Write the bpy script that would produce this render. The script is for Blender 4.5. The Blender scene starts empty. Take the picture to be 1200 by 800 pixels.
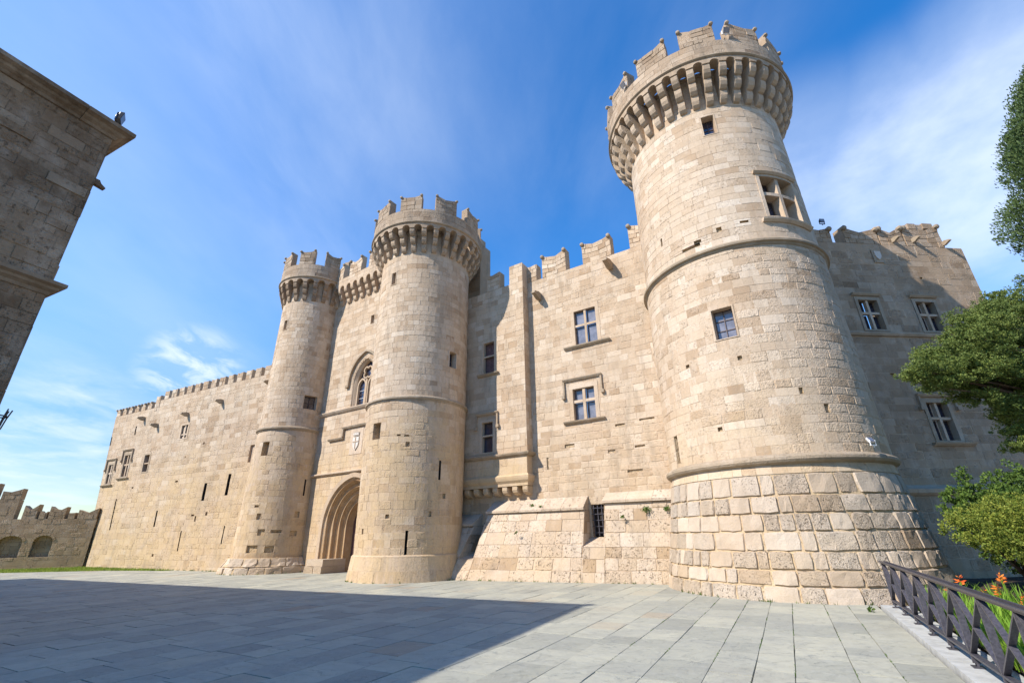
import bpy, math, random
import numpy as np
from mathutils import Matrix, Vector
random.seed(7); rng = np.random.default_rng(7)
R = math.radians
scene = bpy.context.scene
col = scene.collection

# ------------------------------------------------------------------ camera
EYE = np.array([0.0, 0.0, 1.6])
PITCH, ROLL, FPX = R(22.8), R(-0.98), 537.06           # FPX: focal length in pixels of a 1200 wide frame
_fw = np.array([0, math.cos(PITCH), math.sin(PITCH)])
_up = np.array([0, -math.sin(PITCH), math.cos(PITCH)])
_rt = np.array([1.0, 0, 0])
CR = math.cos(ROLL) * _rt + math.sin(ROLL) * _up
CU = math.cos(ROLL) * _up - math.sin(ROLL) * _rt
cam = bpy.data.cameras.new('camera')
cam.sensor_width = 36; cam.lens = FPX / 1200 * 36
cam.clip_start = 0.05; cam.clip_end = 5000
cam_o = bpy.data.objects.new('camera', cam); col.objects.link(cam_o)
m = Matrix.Identity(4)
for i in range(3):
    m[i][0], m[i][1], m[i][2], m[i][3] = CR[i], CU[i], -_fw[i], EYE[i]
cam_o.matrix_world = m
scene.camera = cam_o

# ------------------------------------------------------------------ sun and sky
SUN_AZ, SUN_EL = R(28.5), R(41)                # light travels towards azimuth SUN_AZ (from +X, counter-clockwise)
ldir = Vector((math.cos(SUN_AZ) * math.cos(SUN_EL), math.sin(SUN_AZ) * math.cos(SUN_EL), -math.sin(SUN_EL)))
sun = bpy.data.lights.new('sun', 'SUN'); sun.energy = 4.6; sun.angle = R(0.53); sun.color = (1, .94, .85)
sun_o = bpy.data.objects.new('sun', sun); col.objects.link(sun_o)
sun_o.rotation_mode = 'QUATERNION'; sun_o.rotation_quaternion = ldir.to_track_quat('-Z', 'Y')
scene.view_settings.view_transform = 'Standard'; scene.view_settings.look = 'None'
scene.view_settings.exposure = 0.63; scene.view_settings.gamma = 1

def sky_world():
    w = bpy.data.worlds.new('World'); scene.world = w; w.use_nodes = True
    nt = w.node_tree; N = nt.nodes; L = nt.links; N.clear()
    def nd(t, **k):
        n = N.new(t)
        for a, b in k.items(): setattr(n, a, b)
        return n
    def mth(op, a, b=None, c=None, clamp=False):
        n = nd('ShaderNodeMath', operation=op, use_clamp=clamp)
        for i, v in enumerate((a, b, c)):
            if v is None: continue
            if isinstance(v, (int, float)): n.inputs[i].default_value = v
            else: L.new(v, n.inputs[i])
        return n.outputs[0]
    out = nd('ShaderNodeOutputWorld'); bg = nd('ShaderNodeBackground'); L.new(bg.outputs[0], out.inputs[0])
    bg.inputs[1].default_value = 0.12
    sky = nd('ShaderNodeTexSky', sky_type='NISHITA')
    sky.sun_disc = False; sky.sun_elevation = SUN_EL
    # direction TO the sun, clockwise from +Y
    sky.sun_rotation = math.atan2(-ldir.x, -ldir.y)
    sky.altitude = 50; sky.air_density = 1.0; sky.dust_density = 0.0; sky.ozone_density = 1.3
    tc = nd('ShaderNodeTexCoord'); sep = nd('ShaderNodeSeparateXYZ'); L.new(tc.outputs['Generated'], sep.inputs[0])
    lr = nd('ShaderNodeMapRange', interpolation_type='SMOOTHSTEP'); L.new(sep.outputs[2], lr.inputs[0]); lr.inputs[1].default_value = 0; lr.inputs[2].default_value = .45; lr.inputs[3].default_value = .72; lr.inputs[4].default_value = 1.52; lowv = lr.outputs[0]
    hs = nd('ShaderNodeHueSaturation'); hs.inputs['Saturation'].default_value = 1.42; L.new(lowv, hs.inputs['Value'])
    hs.inputs['Hue'].default_value = .506
    L.new(sky.outputs[0], hs.inputs['Color'])
    x, y, z = sep.outputs
    zz = mth('MAXIMUM', mth('ADD', z, .12), .03)
    px = mth('DIVIDE', x, zz); py = mth('DIVIDE', y, zz)
    cmb = nd('ShaderNodeCombineXYZ'); L.new(px, cmb.inputs[0]); L.new(py, cmb.inputs[1])
    def noise(scale, stretch, rot, detail, seed, rough=.55, dist=0.0):
        mp = nd('ShaderNodeMapping'); L.new(cmb.outputs[0], mp.inputs[0])
        mp.inputs['Rotation'].default_value = (0, 0, R(rot)); mp.inputs['Scale'].default_value = stretch
        mp.inputs['Location'].default_value = (seed, seed * .7, 0)
        n = nd('ShaderNodeTexNoise'); L.new(mp.outputs[0], n.inputs[0])
        n.inputs['Scale'].default_value = scale; n.inputs['Detail'].default_value = detail
        n.inputs['Roughness'].default_value = rough; n.inputs['Distortion'].default_value = dist
        return n.outputs[0]
    def ramp(v, a, b):
        n = nd('ShaderNodeMapRange', interpolation_type='SMOOTHSTEP'); L.new(v, n.inputs[0])
        n.inputs[1].default_value = a; n.inputs[2].default_value = b
        return n.outputs[0]
    def blob(d, inner, outer):          # soft region of sky round a direction
        v = Vector(d).normalized()
        n = nd('ShaderNodeVectorMath', operation='DOT_PRODUCT'); L.new(tc.outputs['Generated'], n.inputs[0])
        n.inputs[1].default_value = v
        return ramp(n.outputs['Value'], math.cos(R(outer)), math.cos(R(inner)))
    wisp = noise(.8, (1, .45, 1), 62, 8, 3.1, .55, .3)
    soft = noise(.9, (1, .6, 1), 20, 6, 1.7, .5)
    fine = noise(3.2, (1, .5, 1), 55, 8, 8.1, .6, .4)
    cov = mth('MULTIPLY', ramp(wisp, .36, .8), ramp(fine, .1, .85))
    veil = mth('MULTIPLY', ramp(soft, .28, .72), .6)
    # high veil on the left, diffuse cloud bank on the right, small puffs low on the left
    left = mth('MAXIMUM', blob((-.64, .50, .60), 4, 40), mth('MULTIPLY', blob((-.75, .6, .3), 5, 30), .5))
    right = mth('MAXIMUM', mth('MULTIPLY', blob((.539, .629, .545), 2, 13), .8), mth('MAXIMUM', blob((.65, .565, .50), 2, 15), blob((.72, .45, .52), 2, 14)))
    top = mth('MULTIPLY', blob((.1, .6, .9), 5, 30), .25)
    a = mth('MULTIPLY', left, mth('ADD', mth('ADD', mth('MULTIPLY', cov, .4), mth('MULTIPLY', veil, .4)), .10))
    b = mth('MULTIPLY', right, mth('ADD', mth('MULTIPLY', ramp(noise(2.2, (1, .85, 1), 48, 9, 6.3, .58, .2), .34, .74), .46), mth('ADD', mth('MULTIPLY', veil, .45), .12)))
    c = mth('MULTIPLY', top, cov)
    p1 = mth('MULTIPLY', blob((-.573, .772, .277), .2, 5.5), ramp(noise(7, (1, .6, 1), 35, 8, 4.4, .62, .5), .42, .68))
    p2 = mth('MULTIPLY', blob((-.70, .71, .12), 1, 9), mth('MULTIPLY', ramp(noise(2.6, (1, .8, 1), 10, 8, 2.2, .6, .3), .4, .65), .6))
    p3 = mth('MULTIPLY', blob((-.70, .71, .16), 1, 7), ramp(fine, .35, .65))
    tot = mth('ADD', mth('ADD', a, b), c)
    tot = mth('ADD', tot, mth('MULTIPLY', p1, .62)); tot = mth('ADD', tot, mth('MULTIPLY', p2, .6)); tot = mth('ADD', tot, mth('MULTIPLY', p3, .25))
    thin = mth('MULTIPLY', ramp(noise(1.2, (1, .5, 1), 58, 8, 5.5, .55, .3), .45, .85), .14)
    tot = mth('ADD', tot, thin, clamp=True)
    mix = nd('ShaderNodeMix', data_type='RGBA'); L.new(tot, mix.inputs[0])
    L.new(hs.outputs[0], mix.inputs[6]); mix.inputs[7].default_value = (5.2, 5.9, 7.0, 1)
    L.new(mix.outputs[2], bg.inputs[0])
sky_world()

# ------------------------------------------------------------------ materials
def new_mat(name):
    m_ = bpy.data.materials.new(name); m_.use_nodes = True
    nt = m_.node_tree; nt.nodes.clear()
    o = nt.nodes.new('ShaderNodeOutputMaterial'); b = nt.nodes.new('ShaderNodeBsdfPrincipled')
    nt.links.new(b.outputs[0], o.inputs[0])
    return m_, nt, b
class G:
    """small node-graph helper"""
    def __init__(s, nt): s.nt = nt; s.N = nt.nodes; s.L = nt.links
    def nd(s, t, **k):
        n = s.N.new(t)
        for a, b in k.items(): setattr(n, a, b)
        return n
    def put(s, v, sock):
        if isinstance(v, bpy.types.NodeSocket): s.L.new(v, sock)
        elif isinstance(v, (tuple, list)): sock.default_value = tuple(v) + (() if len(v) == 4 or len(sock.default_value) == 3 else (1,))
        else: sock.default_value = v
    def m(s, op, a, b=0, clamp=False):
        n = s.nd('ShaderNodeMath', operation=op, use_clamp=clamp); s.put(a, n.inputs[0]); s.put(b, n.inputs[1]); return n.outputs[0]
    def mix(s, f, a, b, mode='MIX'):
        n = s.nd('ShaderNodeMix', data_type='RGBA', blend_type=mode); s.put(f, n.inputs[0]); s.put(a, n.inputs[6]); s.put(b, n.inputs[7]); return n.outputs[2]
    def pos(s): return s.nd('ShaderNodeNewGeometry').outputs['Position']
    def noise(s, vec, scale, detail=4, rough=.55, dist=0, col_=False):
        n = s.nd('ShaderNodeTexNoise'); s.L.new(vec, n.inputs['Vector'])
        n.inputs['Scale'].default_value = scale; n.inputs['Detail'].default_value = detail
        n.inputs['Roughness'].default_value = rough; n.inputs['Distortion'].default_value = dist
        return n.outputs[1 if col_ else 0]
    def vor(s, vec, scale, feature='F1'):
        n = s.nd('ShaderNodeTexVoronoi', feature=feature); s.L.new(vec, n.inputs['Vector']); n.inputs['Scale'].default_value = scale
        return n.outputs['Distance']
    def scl(s, vec, k):
        n = s.nd('ShaderNodeMapping'); s.L.new(vec, n.inputs[0]); n.inputs['Scale'].default_value = k; return n.outputs[0]
    def rr(s, v, a, b, c=0, d=1):
        n = s.nd('ShaderNodeMapRange', interpolation_type='SMOOTHSTEP'); s.put(v, n.inputs[0])
        for i, k in enumerate((a, b, c, d)): n.inputs[i + 1].default_value = k
        return n.outputs[0]
    def ramp(s, v, stops):
        n = s.nd('ShaderNodeValToRGB'); s.put(v, n.inputs[0]); e = n.color_ramp.elements
        while len(e) < len(stops): e.new(.5)
        for k, (p, c) in zip(e, stops): k.position = p; k.color = tuple(c) + (1,)
        return n.outputs[0]
    def attr(s, name): return s.nd('ShaderNodeAttribute', attribute_name=name).outputs['Fac']
    def bump(s, h, strength, dist, normal=None):
        n = s.nd('ShaderNodeBump'); s.put(h, n.inputs['Height']); n.inputs['Strength'].default_value = strength; n.inputs['Distance'].default_value = dist
        if normal is not None: s.L.new(normal, n.inputs['Normal'])
        return n.outputs[0]

CREAM = [(0, (.31, .20, .118)), (.14, (.41, .285, .182)), (.36, (.495, .37, .255)), (.6, (.545, .42, .298)), (.82, (.59, .468, .345)), (1, (.645, .535, .415))]
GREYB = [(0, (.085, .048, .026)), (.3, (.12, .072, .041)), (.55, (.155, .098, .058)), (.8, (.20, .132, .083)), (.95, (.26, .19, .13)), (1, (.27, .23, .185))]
def stone_mat(name, stops, ochre=0.0, zlo=3.0, zhi=8.0, pit=.5, bump=.5, soot=.35, rough_scale=1.0, ocol=(.56, .40, .22)):
    m_, nt, b = new_mat(name); g = G(nt); P = g.pos(); tone = g.attr('tone'); age = g.attr('age')
    c = g.ramp(tone, stops)
    big = g.noise(P, .35, 5, .6); mid = g.noise(P, 1.9, 6, .62); fine = g.noise(P, 14 * rough_scale, 7, .7); grit = g.noise(P, 60, 3, .6)
    c = g.mix(g.rr(big, .35, .7, 0, .45), c, (.49, .34, .215), 'MIX')
    c = g.mix(g.m('MULTIPLY', g.rr(mid, .45, .75), .34), c, (.67, .56, .45))
    # warmer stone and iron staining low on the walls
    if ochre > 0:
        z = g.nd('ShaderNodeSeparateXYZ'); g.L.new(P, z.inputs[0])
        low = g.rr(g.m('ADD', z.outputs[2], g.m('MULTIPLY', g.m('SUBTRACT', big, .5), 5.0)), zlo, zhi, 1, 0)
        pat = g.rr(g.noise(P, .9, 5, .6, .4), .35, .62)
        c = g.mix(g.m('MULTIPLY', g.m('MULTIPLY', low, ochre), g.m('ADD', g.m('MULTIPLY', pat, .8), .3)), c, ocol)
    # grey weathering running down
    st = g.noise(g.scl(P, (2.2, 2.2, .45)), 1.2, 7, .65)
    c = g.mix(g.m('MULTIPLY', g.rr(st, .47, .74), soot), c, (.205, .165, .125))
    c = g.mix(g.m('MULTIPLY', g.rr(g.noise(g.scl(P, (1, 1, .6)), .55, 6, .65, .3), .5, .68), soot * .55), c, (.33, .25, .175))
    c = g.mix(g.m('MULTIPLY', g.rr(fine, .35, .7), .28), c, (.30, .235, .16))
    # pits: each stone more or less eroded
    v = g.vor(P, 24 * rough_scale); pn = g.noise(P, 12 * rough_scale, 6, .72)
    pits = g.m('MULTIPLY', g.rr(pn, .56, .68), g.rr(g.m('ADD', g.m('MULTIPLY', age, .65), g.m('MULTIPLY', mid, .5)), .35, .85))
    c = g.mix(g.m('MULTIPLY', pits, pit), c, (.27, .185, .11))
    g.L.new(c, b.inputs['Base Color'])
    b.inputs['Roughness'].default_value = .92; b.inputs['Specular IOR Level'].default_value = .2
    h = g.m('SUBTRACT', g.m('ADD', g.m('MULTIPLY', fine, .5), g.m('MULTIPLY', grit, .12)), g.m('MULTIPLY', pits, 1.4))
    h = g.m('ADD', h, g.m('MULTIPLY', g.m('MULTIPLY', v, age), .6))
    g.L.new(g.bump(h, bump, .035), b.inputs['Normal'])
    return m_
M = {}
M['upper'] = stone_mat('pale_limestone', CREAM, .25, 2, 8, soot=.45)
M['grand'] = stone_mat('cream_limestone', [(p, tuple(min(.7, v * k) for v, k in zip(c, (1.03, 1.05, 1.08)))) for p, c in CREAM], .35, 3.0, 7.0, .55, .6, .3)
M['tower'] = stone_mat('pale_limestone_ochre_foot', CREAM, .66, 4.6, 8.0, soot=.45)
M['left'] = stone_mat('weathered_ochre_limestone', [(p, tuple(v * .94 for v in c)) for p, c in CREAM], .72, 4.2, 8.0, .7, .7, .42)
M['batter'] = stone_mat('batter_limestone', [(0, (.24, .155, .09)), (.24, (.34, .23, .145)), (.33, (.47, .36, .26)), (.6, (.54, .43, .33)), (1, (.60, .50, .40))], .30, .6, 4, .7, .8, .4)
M['rustic'] = stone_mat('rough_grey_limestone', [(0, (.38, .28, .19)), (.3, (.48, .39, .30)), (.7, (.55, .465, .375)), (.92, (.61, .54, .46)), (1, (.52, .33, .18))], .22, 0, 3.5, .85, 1.1, .3, 2.2)
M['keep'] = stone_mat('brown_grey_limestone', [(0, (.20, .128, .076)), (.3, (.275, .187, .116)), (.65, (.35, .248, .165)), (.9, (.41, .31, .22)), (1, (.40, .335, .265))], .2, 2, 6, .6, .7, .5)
M['garden'] = stone_mat('brown_garden_wall_stone', [(0, (.22, .145, .08)), (.5, (.31, .21, .12)), (1, (.40, .285, .17))], .3, 0, 3, .7, .9, .35)
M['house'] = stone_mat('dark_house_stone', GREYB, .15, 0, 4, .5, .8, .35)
M['mortar'] = stone_mat('lime_mortar', [(0, (.51, .385, .27)), (1, (.55, .42, .30))], .3, 1, 7, .5, .5, .3)
M['mortar_ochre'] = stone_mat('ochre_mortar', [(0, (.50, .37, .22)), (1, (.54, .41, .26))], .5, 0, 5, .4, .9, .2)
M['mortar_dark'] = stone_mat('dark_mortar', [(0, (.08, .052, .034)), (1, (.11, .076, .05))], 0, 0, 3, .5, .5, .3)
M['trim'] = stone_mat('dressed_limestone', [(0, (.48, .35, .235)), (1, (.58, .46, .345))], .15, 2, 6, .35, .35, .45)
M['trim_dark'] = stone_mat('weathered_sill_stone', [(0, (.27, .21, .145)), (1, (.36, .29, .21))], 0, 2, 6, .5, .5, .5)
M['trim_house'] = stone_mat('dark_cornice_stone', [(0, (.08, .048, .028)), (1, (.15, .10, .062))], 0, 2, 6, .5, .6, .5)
M['crown'] = stone_mat('weathered_crown_stone', [(0, (.22, .148, .095)), (.4, (.34, .245, .165)), (1, (.47, .365, .265))], 0, 2, 6, .6, .7, .75)
M['portal'] = stone_mat('honey_portal_stone', [(0, (.34, .20, .10)), (.5, (.44, .285, .15)), (1, (.52, .37, .22))], 0, 2, 6, .4, .4, .5)
M['marble'] = stone_mat('white_marble', [(0, (.58, .55, .50)), (1, (.66, .63, .58))], 0, 2, 6, .1, .2, .15)
M['horn'] = stone_mat('dark_horn_stone', [(0, (.24, .195, .14)), (1, (.36, .30, .22))], 0, 2, 6, .5, .5, .5)
def simple(name, c, rough=.6, metal=0, spec=.5, bumpy=0, scale=20, var=.25):
    m_, nt, b = new_mat(name); g = G(nt); P = g.pos()
    n = g.noise(P, scale, 5, .6)
    g.L.new(g.mix(g.rr(n, .3, .7), tuple(v * (1 - var) for v in c), tuple(min(1, v * (1 + var)) for v in c)), b.inputs['Base Color'])
    b.inputs['Roughness'].default_value = rough; b.inputs['Metallic'].default_value = metal; b.inputs['Specular IOR Level'].default_value = spec
    if bumpy: g.L.new(g.bump(n, bumpy, .01), b.inputs['Normal'])
    return m_
M['iron'] = simple('dark_painted_iron', (.062, .058, .07), .42, 0, .5, .3, 35, .3)
M['black'] = simple('black_iron', (.015, .015, .02), .5)
M['sash'] = simple('brown_sash', (.10, .065, .055), .6)
M['glass'] = simple('window_glass', (.035, .035, .055), .12, 0, .9, .05, 3, .4)
M['pale_glass'] = simple('glass_with_painted_reflection', (.17, .165, .185), .15, 0, .9, .05, 3, .3)  # grey base colour stands in for the pale reflection on the glass
M['void'] = simple('dark_recess', (.03, .022, .016), .95)
M['door'] = simple('purple_brown_door', (.13, .07, .065), .6, 0, .3, .5, 12, .35)
M['white'] = simple('white_housing', (.78, .78, .78), .4)
M['soil'] = simple('dark_soil', (.05, .037, .025), .95, 0, .2, 1, 12, .4)
M['kerb'] = simple('pale_marble_kerb', (.42, .42, .40), .75, 0, .3, .3, 6, .15)
def leaf(name, c1, c2, trans=.25):
    m_, nt, b = new_mat(name); g = G(nt)
    r_ = g.nd('ShaderNodeNewGeometry').outputs['Random Per Island']
    n = g.noise(g.pos(), 1.5, 3)
    c = g.mix(r_, c1, c2); c = g.mix(g.m('MULTIPLY', g.rr(n, .4, .7), .4), c, tuple(v * .6 for v in c1))
    g.L.new(c, b.inputs['Base Color']); b.inputs['Roughness'].default_value = .65; b.inputs['Specular IOR Level'].default_value = .3
    if trans:
        t = g.nd('ShaderNodeBsdfTranslucent'); g.L.new(c, t.inputs[0]); mx = g.nd('ShaderNodeMixShader'); mx.inputs[0].default_value = trans
        o = [q for q in nt.nodes if q.type == 'OUTPUT_MATERIAL'][0]
        g.L.new(b.outputs[0], mx.inputs[1]); g.L.new(t.outputs[0], mx.inputs[2]); g.L.new(mx.outputs[0], o.inputs[0])
    return m_
M['conifer'] = leaf('conifer_needles', (.07, .12, .025), (.23, .27, .06), .22)
M['cypress'] = leaf('cypress_needles', (.035, .075, .022), (.10, .14, .035), .12)
M['shrub'] = leaf('yellow_green_leaves', (.13, .20, .03), (.36, .37, .06), .3)
M['bush'] = leaf('deep_green_leaves', (.05, .105, .02), (.16, .24, .04), .25)
M['blade'] = leaf('bright_blades', (.12, .27, .02), (.30, .45, .05), .35)
M['grass'] = leaf('lawn_blades', (.16, .24, .03), (.34, .40, .07), .3)
M['petal'] = leaf('orange_petals', (.75, .10, .02), (.9, .28, .03), .3)
M['bark'] = simple('brown_bark', (.12, .08, .055), .9, 0, .2, 1, 14, .4)
def slab_mat():
    m_, nt, b = new_mat('grey_green_slate'); g = G(nt); P = g.pos(); tone = g.attr('tone')
    c = g.ramp(tone, [(0, (.27, .265, .215)), (.3, (.335, .328, .265)), (.6, (.385, .372, .295)), (.85, (.43, .41, .315)), (1, (.36, .295, .21))])
    q = g.scl(P, (1, 1, 1)); n1 = g.noise(q, 1.3, 7, .65, .8); n2 = g.noise(q, 6, 7, .7, .5); n3 = g.noise(q, 40, 4, .6)
    c = g.mix(g.m('MULTIPLY', g.rr(n1, .4, .7), .45), c, (.26, .26, .235))
    c = g.mix(g.m('MULTIPLY', g.rr(n2, .5, .75), .35), c, (.46, .45, .40))
    n4 = g.noise(g.scl(P, (1, 1.6, 1)), 1.7, 7, .66, .8); crack = g.rr(g.m('ABSOLUTE', g.m('SUBTRACT', n4, .5)), 0, .011, 1, 0)
    c = g.mix(g.m('MULTIPLY', crack, g.m('MULTIPLY', g.rr(g.noise(P, 1.7, 4, .5), .52, .62), .6)), c, (.13, .15, .155))
    c = g.mix(g.m('MULTIPLY', g.rr(g.noise(P, .5, 6, .65, .5), .52, .72), .35), c, (.24, .225, .19))
    g.L.new(c, b.inputs['Base Color']); b.inputs['Roughness'].default_value = .72; b.inputs['Specular IOR Level'].default_value = .3
    h = g.m('ADD', g.m('MULTIPLY', n2, .6), g.m('ADD', g.m('MULTIPLY', n3, .15), g.m('ADD', g.m('MULTIPLY', crack, -.2), g.m('MULTIPLY', g.noise(P, 2.2, 6, .6, .6), 1.2))))
    g.L.new(g.bump(h, .6, .03), b.inputs['Normal'])
    return m_
M['slab'] = slab_mat()
M['bed'] = simple('dark_joint_bed', (.13, .135, .11), .95, 0, .2, .6, 9, .5)
M['earth'] = simple('pale_ground', (.30, .28, .24), .95, 0, .2, .3, .8, .15)

# ------------------------------------------------------------------ object helpers
def origin_of(o):
    v = np.zeros(3)
    while o is not None: v += np.array(o.location); o = o.parent
    return v
def thing(name, label, cat, loc, group=None):
    o = bpy.data.objects.new(name, None); col.objects.link(o); o.empty_display_size = .3
    o.location = loc; o['label'] = label; o['category'] = cat
    if group: o['group'] = group
    return o
class MB:
    def __init__(s): s.v = []; s.f = []; s.t = []; s.a = []; s.n = 0
    def add(s, verts, faces, tone=None, age=None):
        verts = np.asarray(verts, float).reshape(-1, 3)
        if tone is None: tone = random.random()
        if age is None: age = random.random()
        s.v.append(verts)
        for f in faces: s.f.append(tuple(i + s.n for i in f))
        s.t += [tone] * len(faces); s.a += [age] * len(faces); s.n += len(verts)
    def build(s, name, mat, parent=None, kind=None, smooth=False, mesh_only=False, org=None):
        V = np.concatenate(s.v) if s.v else np.zeros((0, 3))
        if org is None: org = origin_of(parent) if parent is not None else np.zeros(3)
        me = bpy.data.meshes.new(name); me.from_pydata((V - org).tolist(), [], s.f)
        for nm, d in (('tone', s.t), ('age', s.a)):
            at = me.attributes.new(nm, 'FLOAT', 'FACE'); at.data.foreach_set('value', d)
        if smooth: me.polygons.foreach_set('use_smooth', [True] * len(s.f))
        me.materials.append(mat)
        if mesh_only: return me
        o = bpy.data.objects.new(name, me); col.objects.link(o)
        if parent is not None: o.parent = parent
        if kind: o['kind'] = kind
        return o
def place(me, name, parent, loc, rot=0.0):
    o = bpy.data.objects.new(name, me); col.objects.link(o); o.parent = parent
    o.location = np.asarray(loc) - origin_of(parent); o.rotation_euler = (0, 0, rot); return o

# surfaces: (u along in metres, v = height, d = outwards) -> world
class Plane:
    flat = True
    def __init__(s, P, ang, dfun=None, ufun=None):
        a = R(ang); s.P = np.array(P, float); s.u = np.array([math.cos(a), math.sin(a)]); s.n = np.array([math.sin(a), -math.cos(a)])
        s.dfun = dfun; s.ufun = ufun; s.ang = a
    def __call__(s, u, v, d):
        u, v, d = np.broadcast_arrays(np.asarray(u, float), np.asarray(v, float), np.asarray(d, float))
        if s.dfun: d = d + s.dfun(u, v)
        if s.ufun: u = s.ufun(u, v)
        xy = s.P + u[..., None] * s.u + d[..., None] * s.n
        return np.concatenate([xy, v[..., None]], -1)
    def yaw(s, u): return s.ang + math.pi          # local +Y of a shared mesh points outwards
class Plane2(Plane):
    """a plane whose measures are all scaled about its foot (same bearing, set further back)"""
    def __init__(s, P, ang, k, back=0.0):
        super().__init__((np.array(P) * k), ang); s.k = k; s.P = s.P - s.n * back
    def __call__(s, u, v, d):
        return super().__call__(np.asarray(u) * s.k, 1.6 + (np.asarray(v) - 1.6) * s.k, np.asarray(d) * s.k)
class Cyl:
    flat = False; dfun = None
    def __init__(s, c, R0, rfun): s.c = np.array(c, float); s.R0 = R0; s.rfun = rfun
    def U(s, deg): return R(deg) * s.R0
    def __call__(s, u, v, d):
        u, v, d = np.broadcast_arrays(np.asarray(u, float), np.asarray(v, float), np.asarray(d, float))
        th = u / s.R0; r = s.rfun(v) + d
        return np.stack([s.c[0] + r * np.cos(th), s.c[1] + r * np.sin(th), v], -1)
    def yaw(s, u): return u / s.R0 - math.pi / 2
def lin(*pts):
    xs, ys = zip(*pts); return lambda v: np.interp(v, xs, ys)

def boxS(mb, S, u0, u1, v0, v1, d0, d1, nu=1, tone=None, age=None):
    us = np.linspace(u0, u1, nu + 1); rows = []
    for v, d in ((v0, d0), (v0, d1), (v1, d1), (v1, d0)): rows.append(S(us, v, d))
    V = np.concatenate(rows); n = nu + 1; F = []
    for k in range(4):
        a, b = k * n, ((k + 1) % 4) * n
        for i in range(nu): F.append((a + i, a + i + 1, b + i + 1, b + i))
    F.append((0, n, 2 * n, 3 * n)[::1]); F.append((nu, 3 * n + nu, 2 * n + nu, n + nu))
    mb.add(V, F, tone, age)
def sweep(mb, S, u0, u1, prof, nu, closed=False, tone=None, age=None, caps=True, joint=None):
    """profile [(d, v)...] swept along u; cut into stone lengths when joint is given"""
    if joint:
        k = max(1, int(round((u1 - u0) / joint))); e = np.linspace(u0, u1, k + 1)
        for a, b in zip(e[:-1], e[1:]):
            sweep(mb, S, a + .004, b - .004, prof, max(1, int(math.ceil(nu / k))), closed, random.random(), None, caps)
        return
    us = np.linspace(u0, u1, nu + 1); n = len(us); P = len(prof)
    V = np.concatenate([S(us, v, d) for d, v in prof]); F = []
    for k in range(P if closed else P - 1):
        a, b = k * n, ((k + 1) % P) * n
        for i in range(nu): F.append((a + i, a + i + 1, b + i + 1, b + i))
    if caps and closed:
        F.append(tuple(k * n for k in range(P))); F.append(tuple(k * n + nu for k in range(P))[::-1])
    mb.add(V, F, tone, age)
def subtract(rects, hole, eps=.025):
    out = []; a0, a1, b0, b1 = hole
    for (u0, u1, v0, v1) in rects:
        if u1 <= a0 or u0 >= a1 or v1 <= b0 or v0 >= b1: out.append((u0, u1, v0, v1)); continue
        if b0 - v0 > eps: out.append((u0, u1, v0, b0))
        if v1 - b1 > eps: out.append((u0, u1, b1, v1))
        m0, m1 = max(v0, b0), min(v1, b1)
        if a0 - u0 > eps: out.append((u0, a0, m0, m1))
        if u1 - a1 > eps: out.append((a1, u1, m0, m1))
    return out
def score(c, n, w, h):
    d = EYE - c; L = np.linalg.norm(d); k = float(np.dot(n, d)) / L
    z = float(np.dot(-d, _fw))
    if z < .5 or k <= 0: return 0
    x = abs(np.dot(-d, CR)) / z * FPX; y = abs(np.dot(-d, CU)) / z * FPX
    if x > 605 or y > 405: return 0
    return w * h * k / (z * z)
LIMIT = {}
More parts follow.
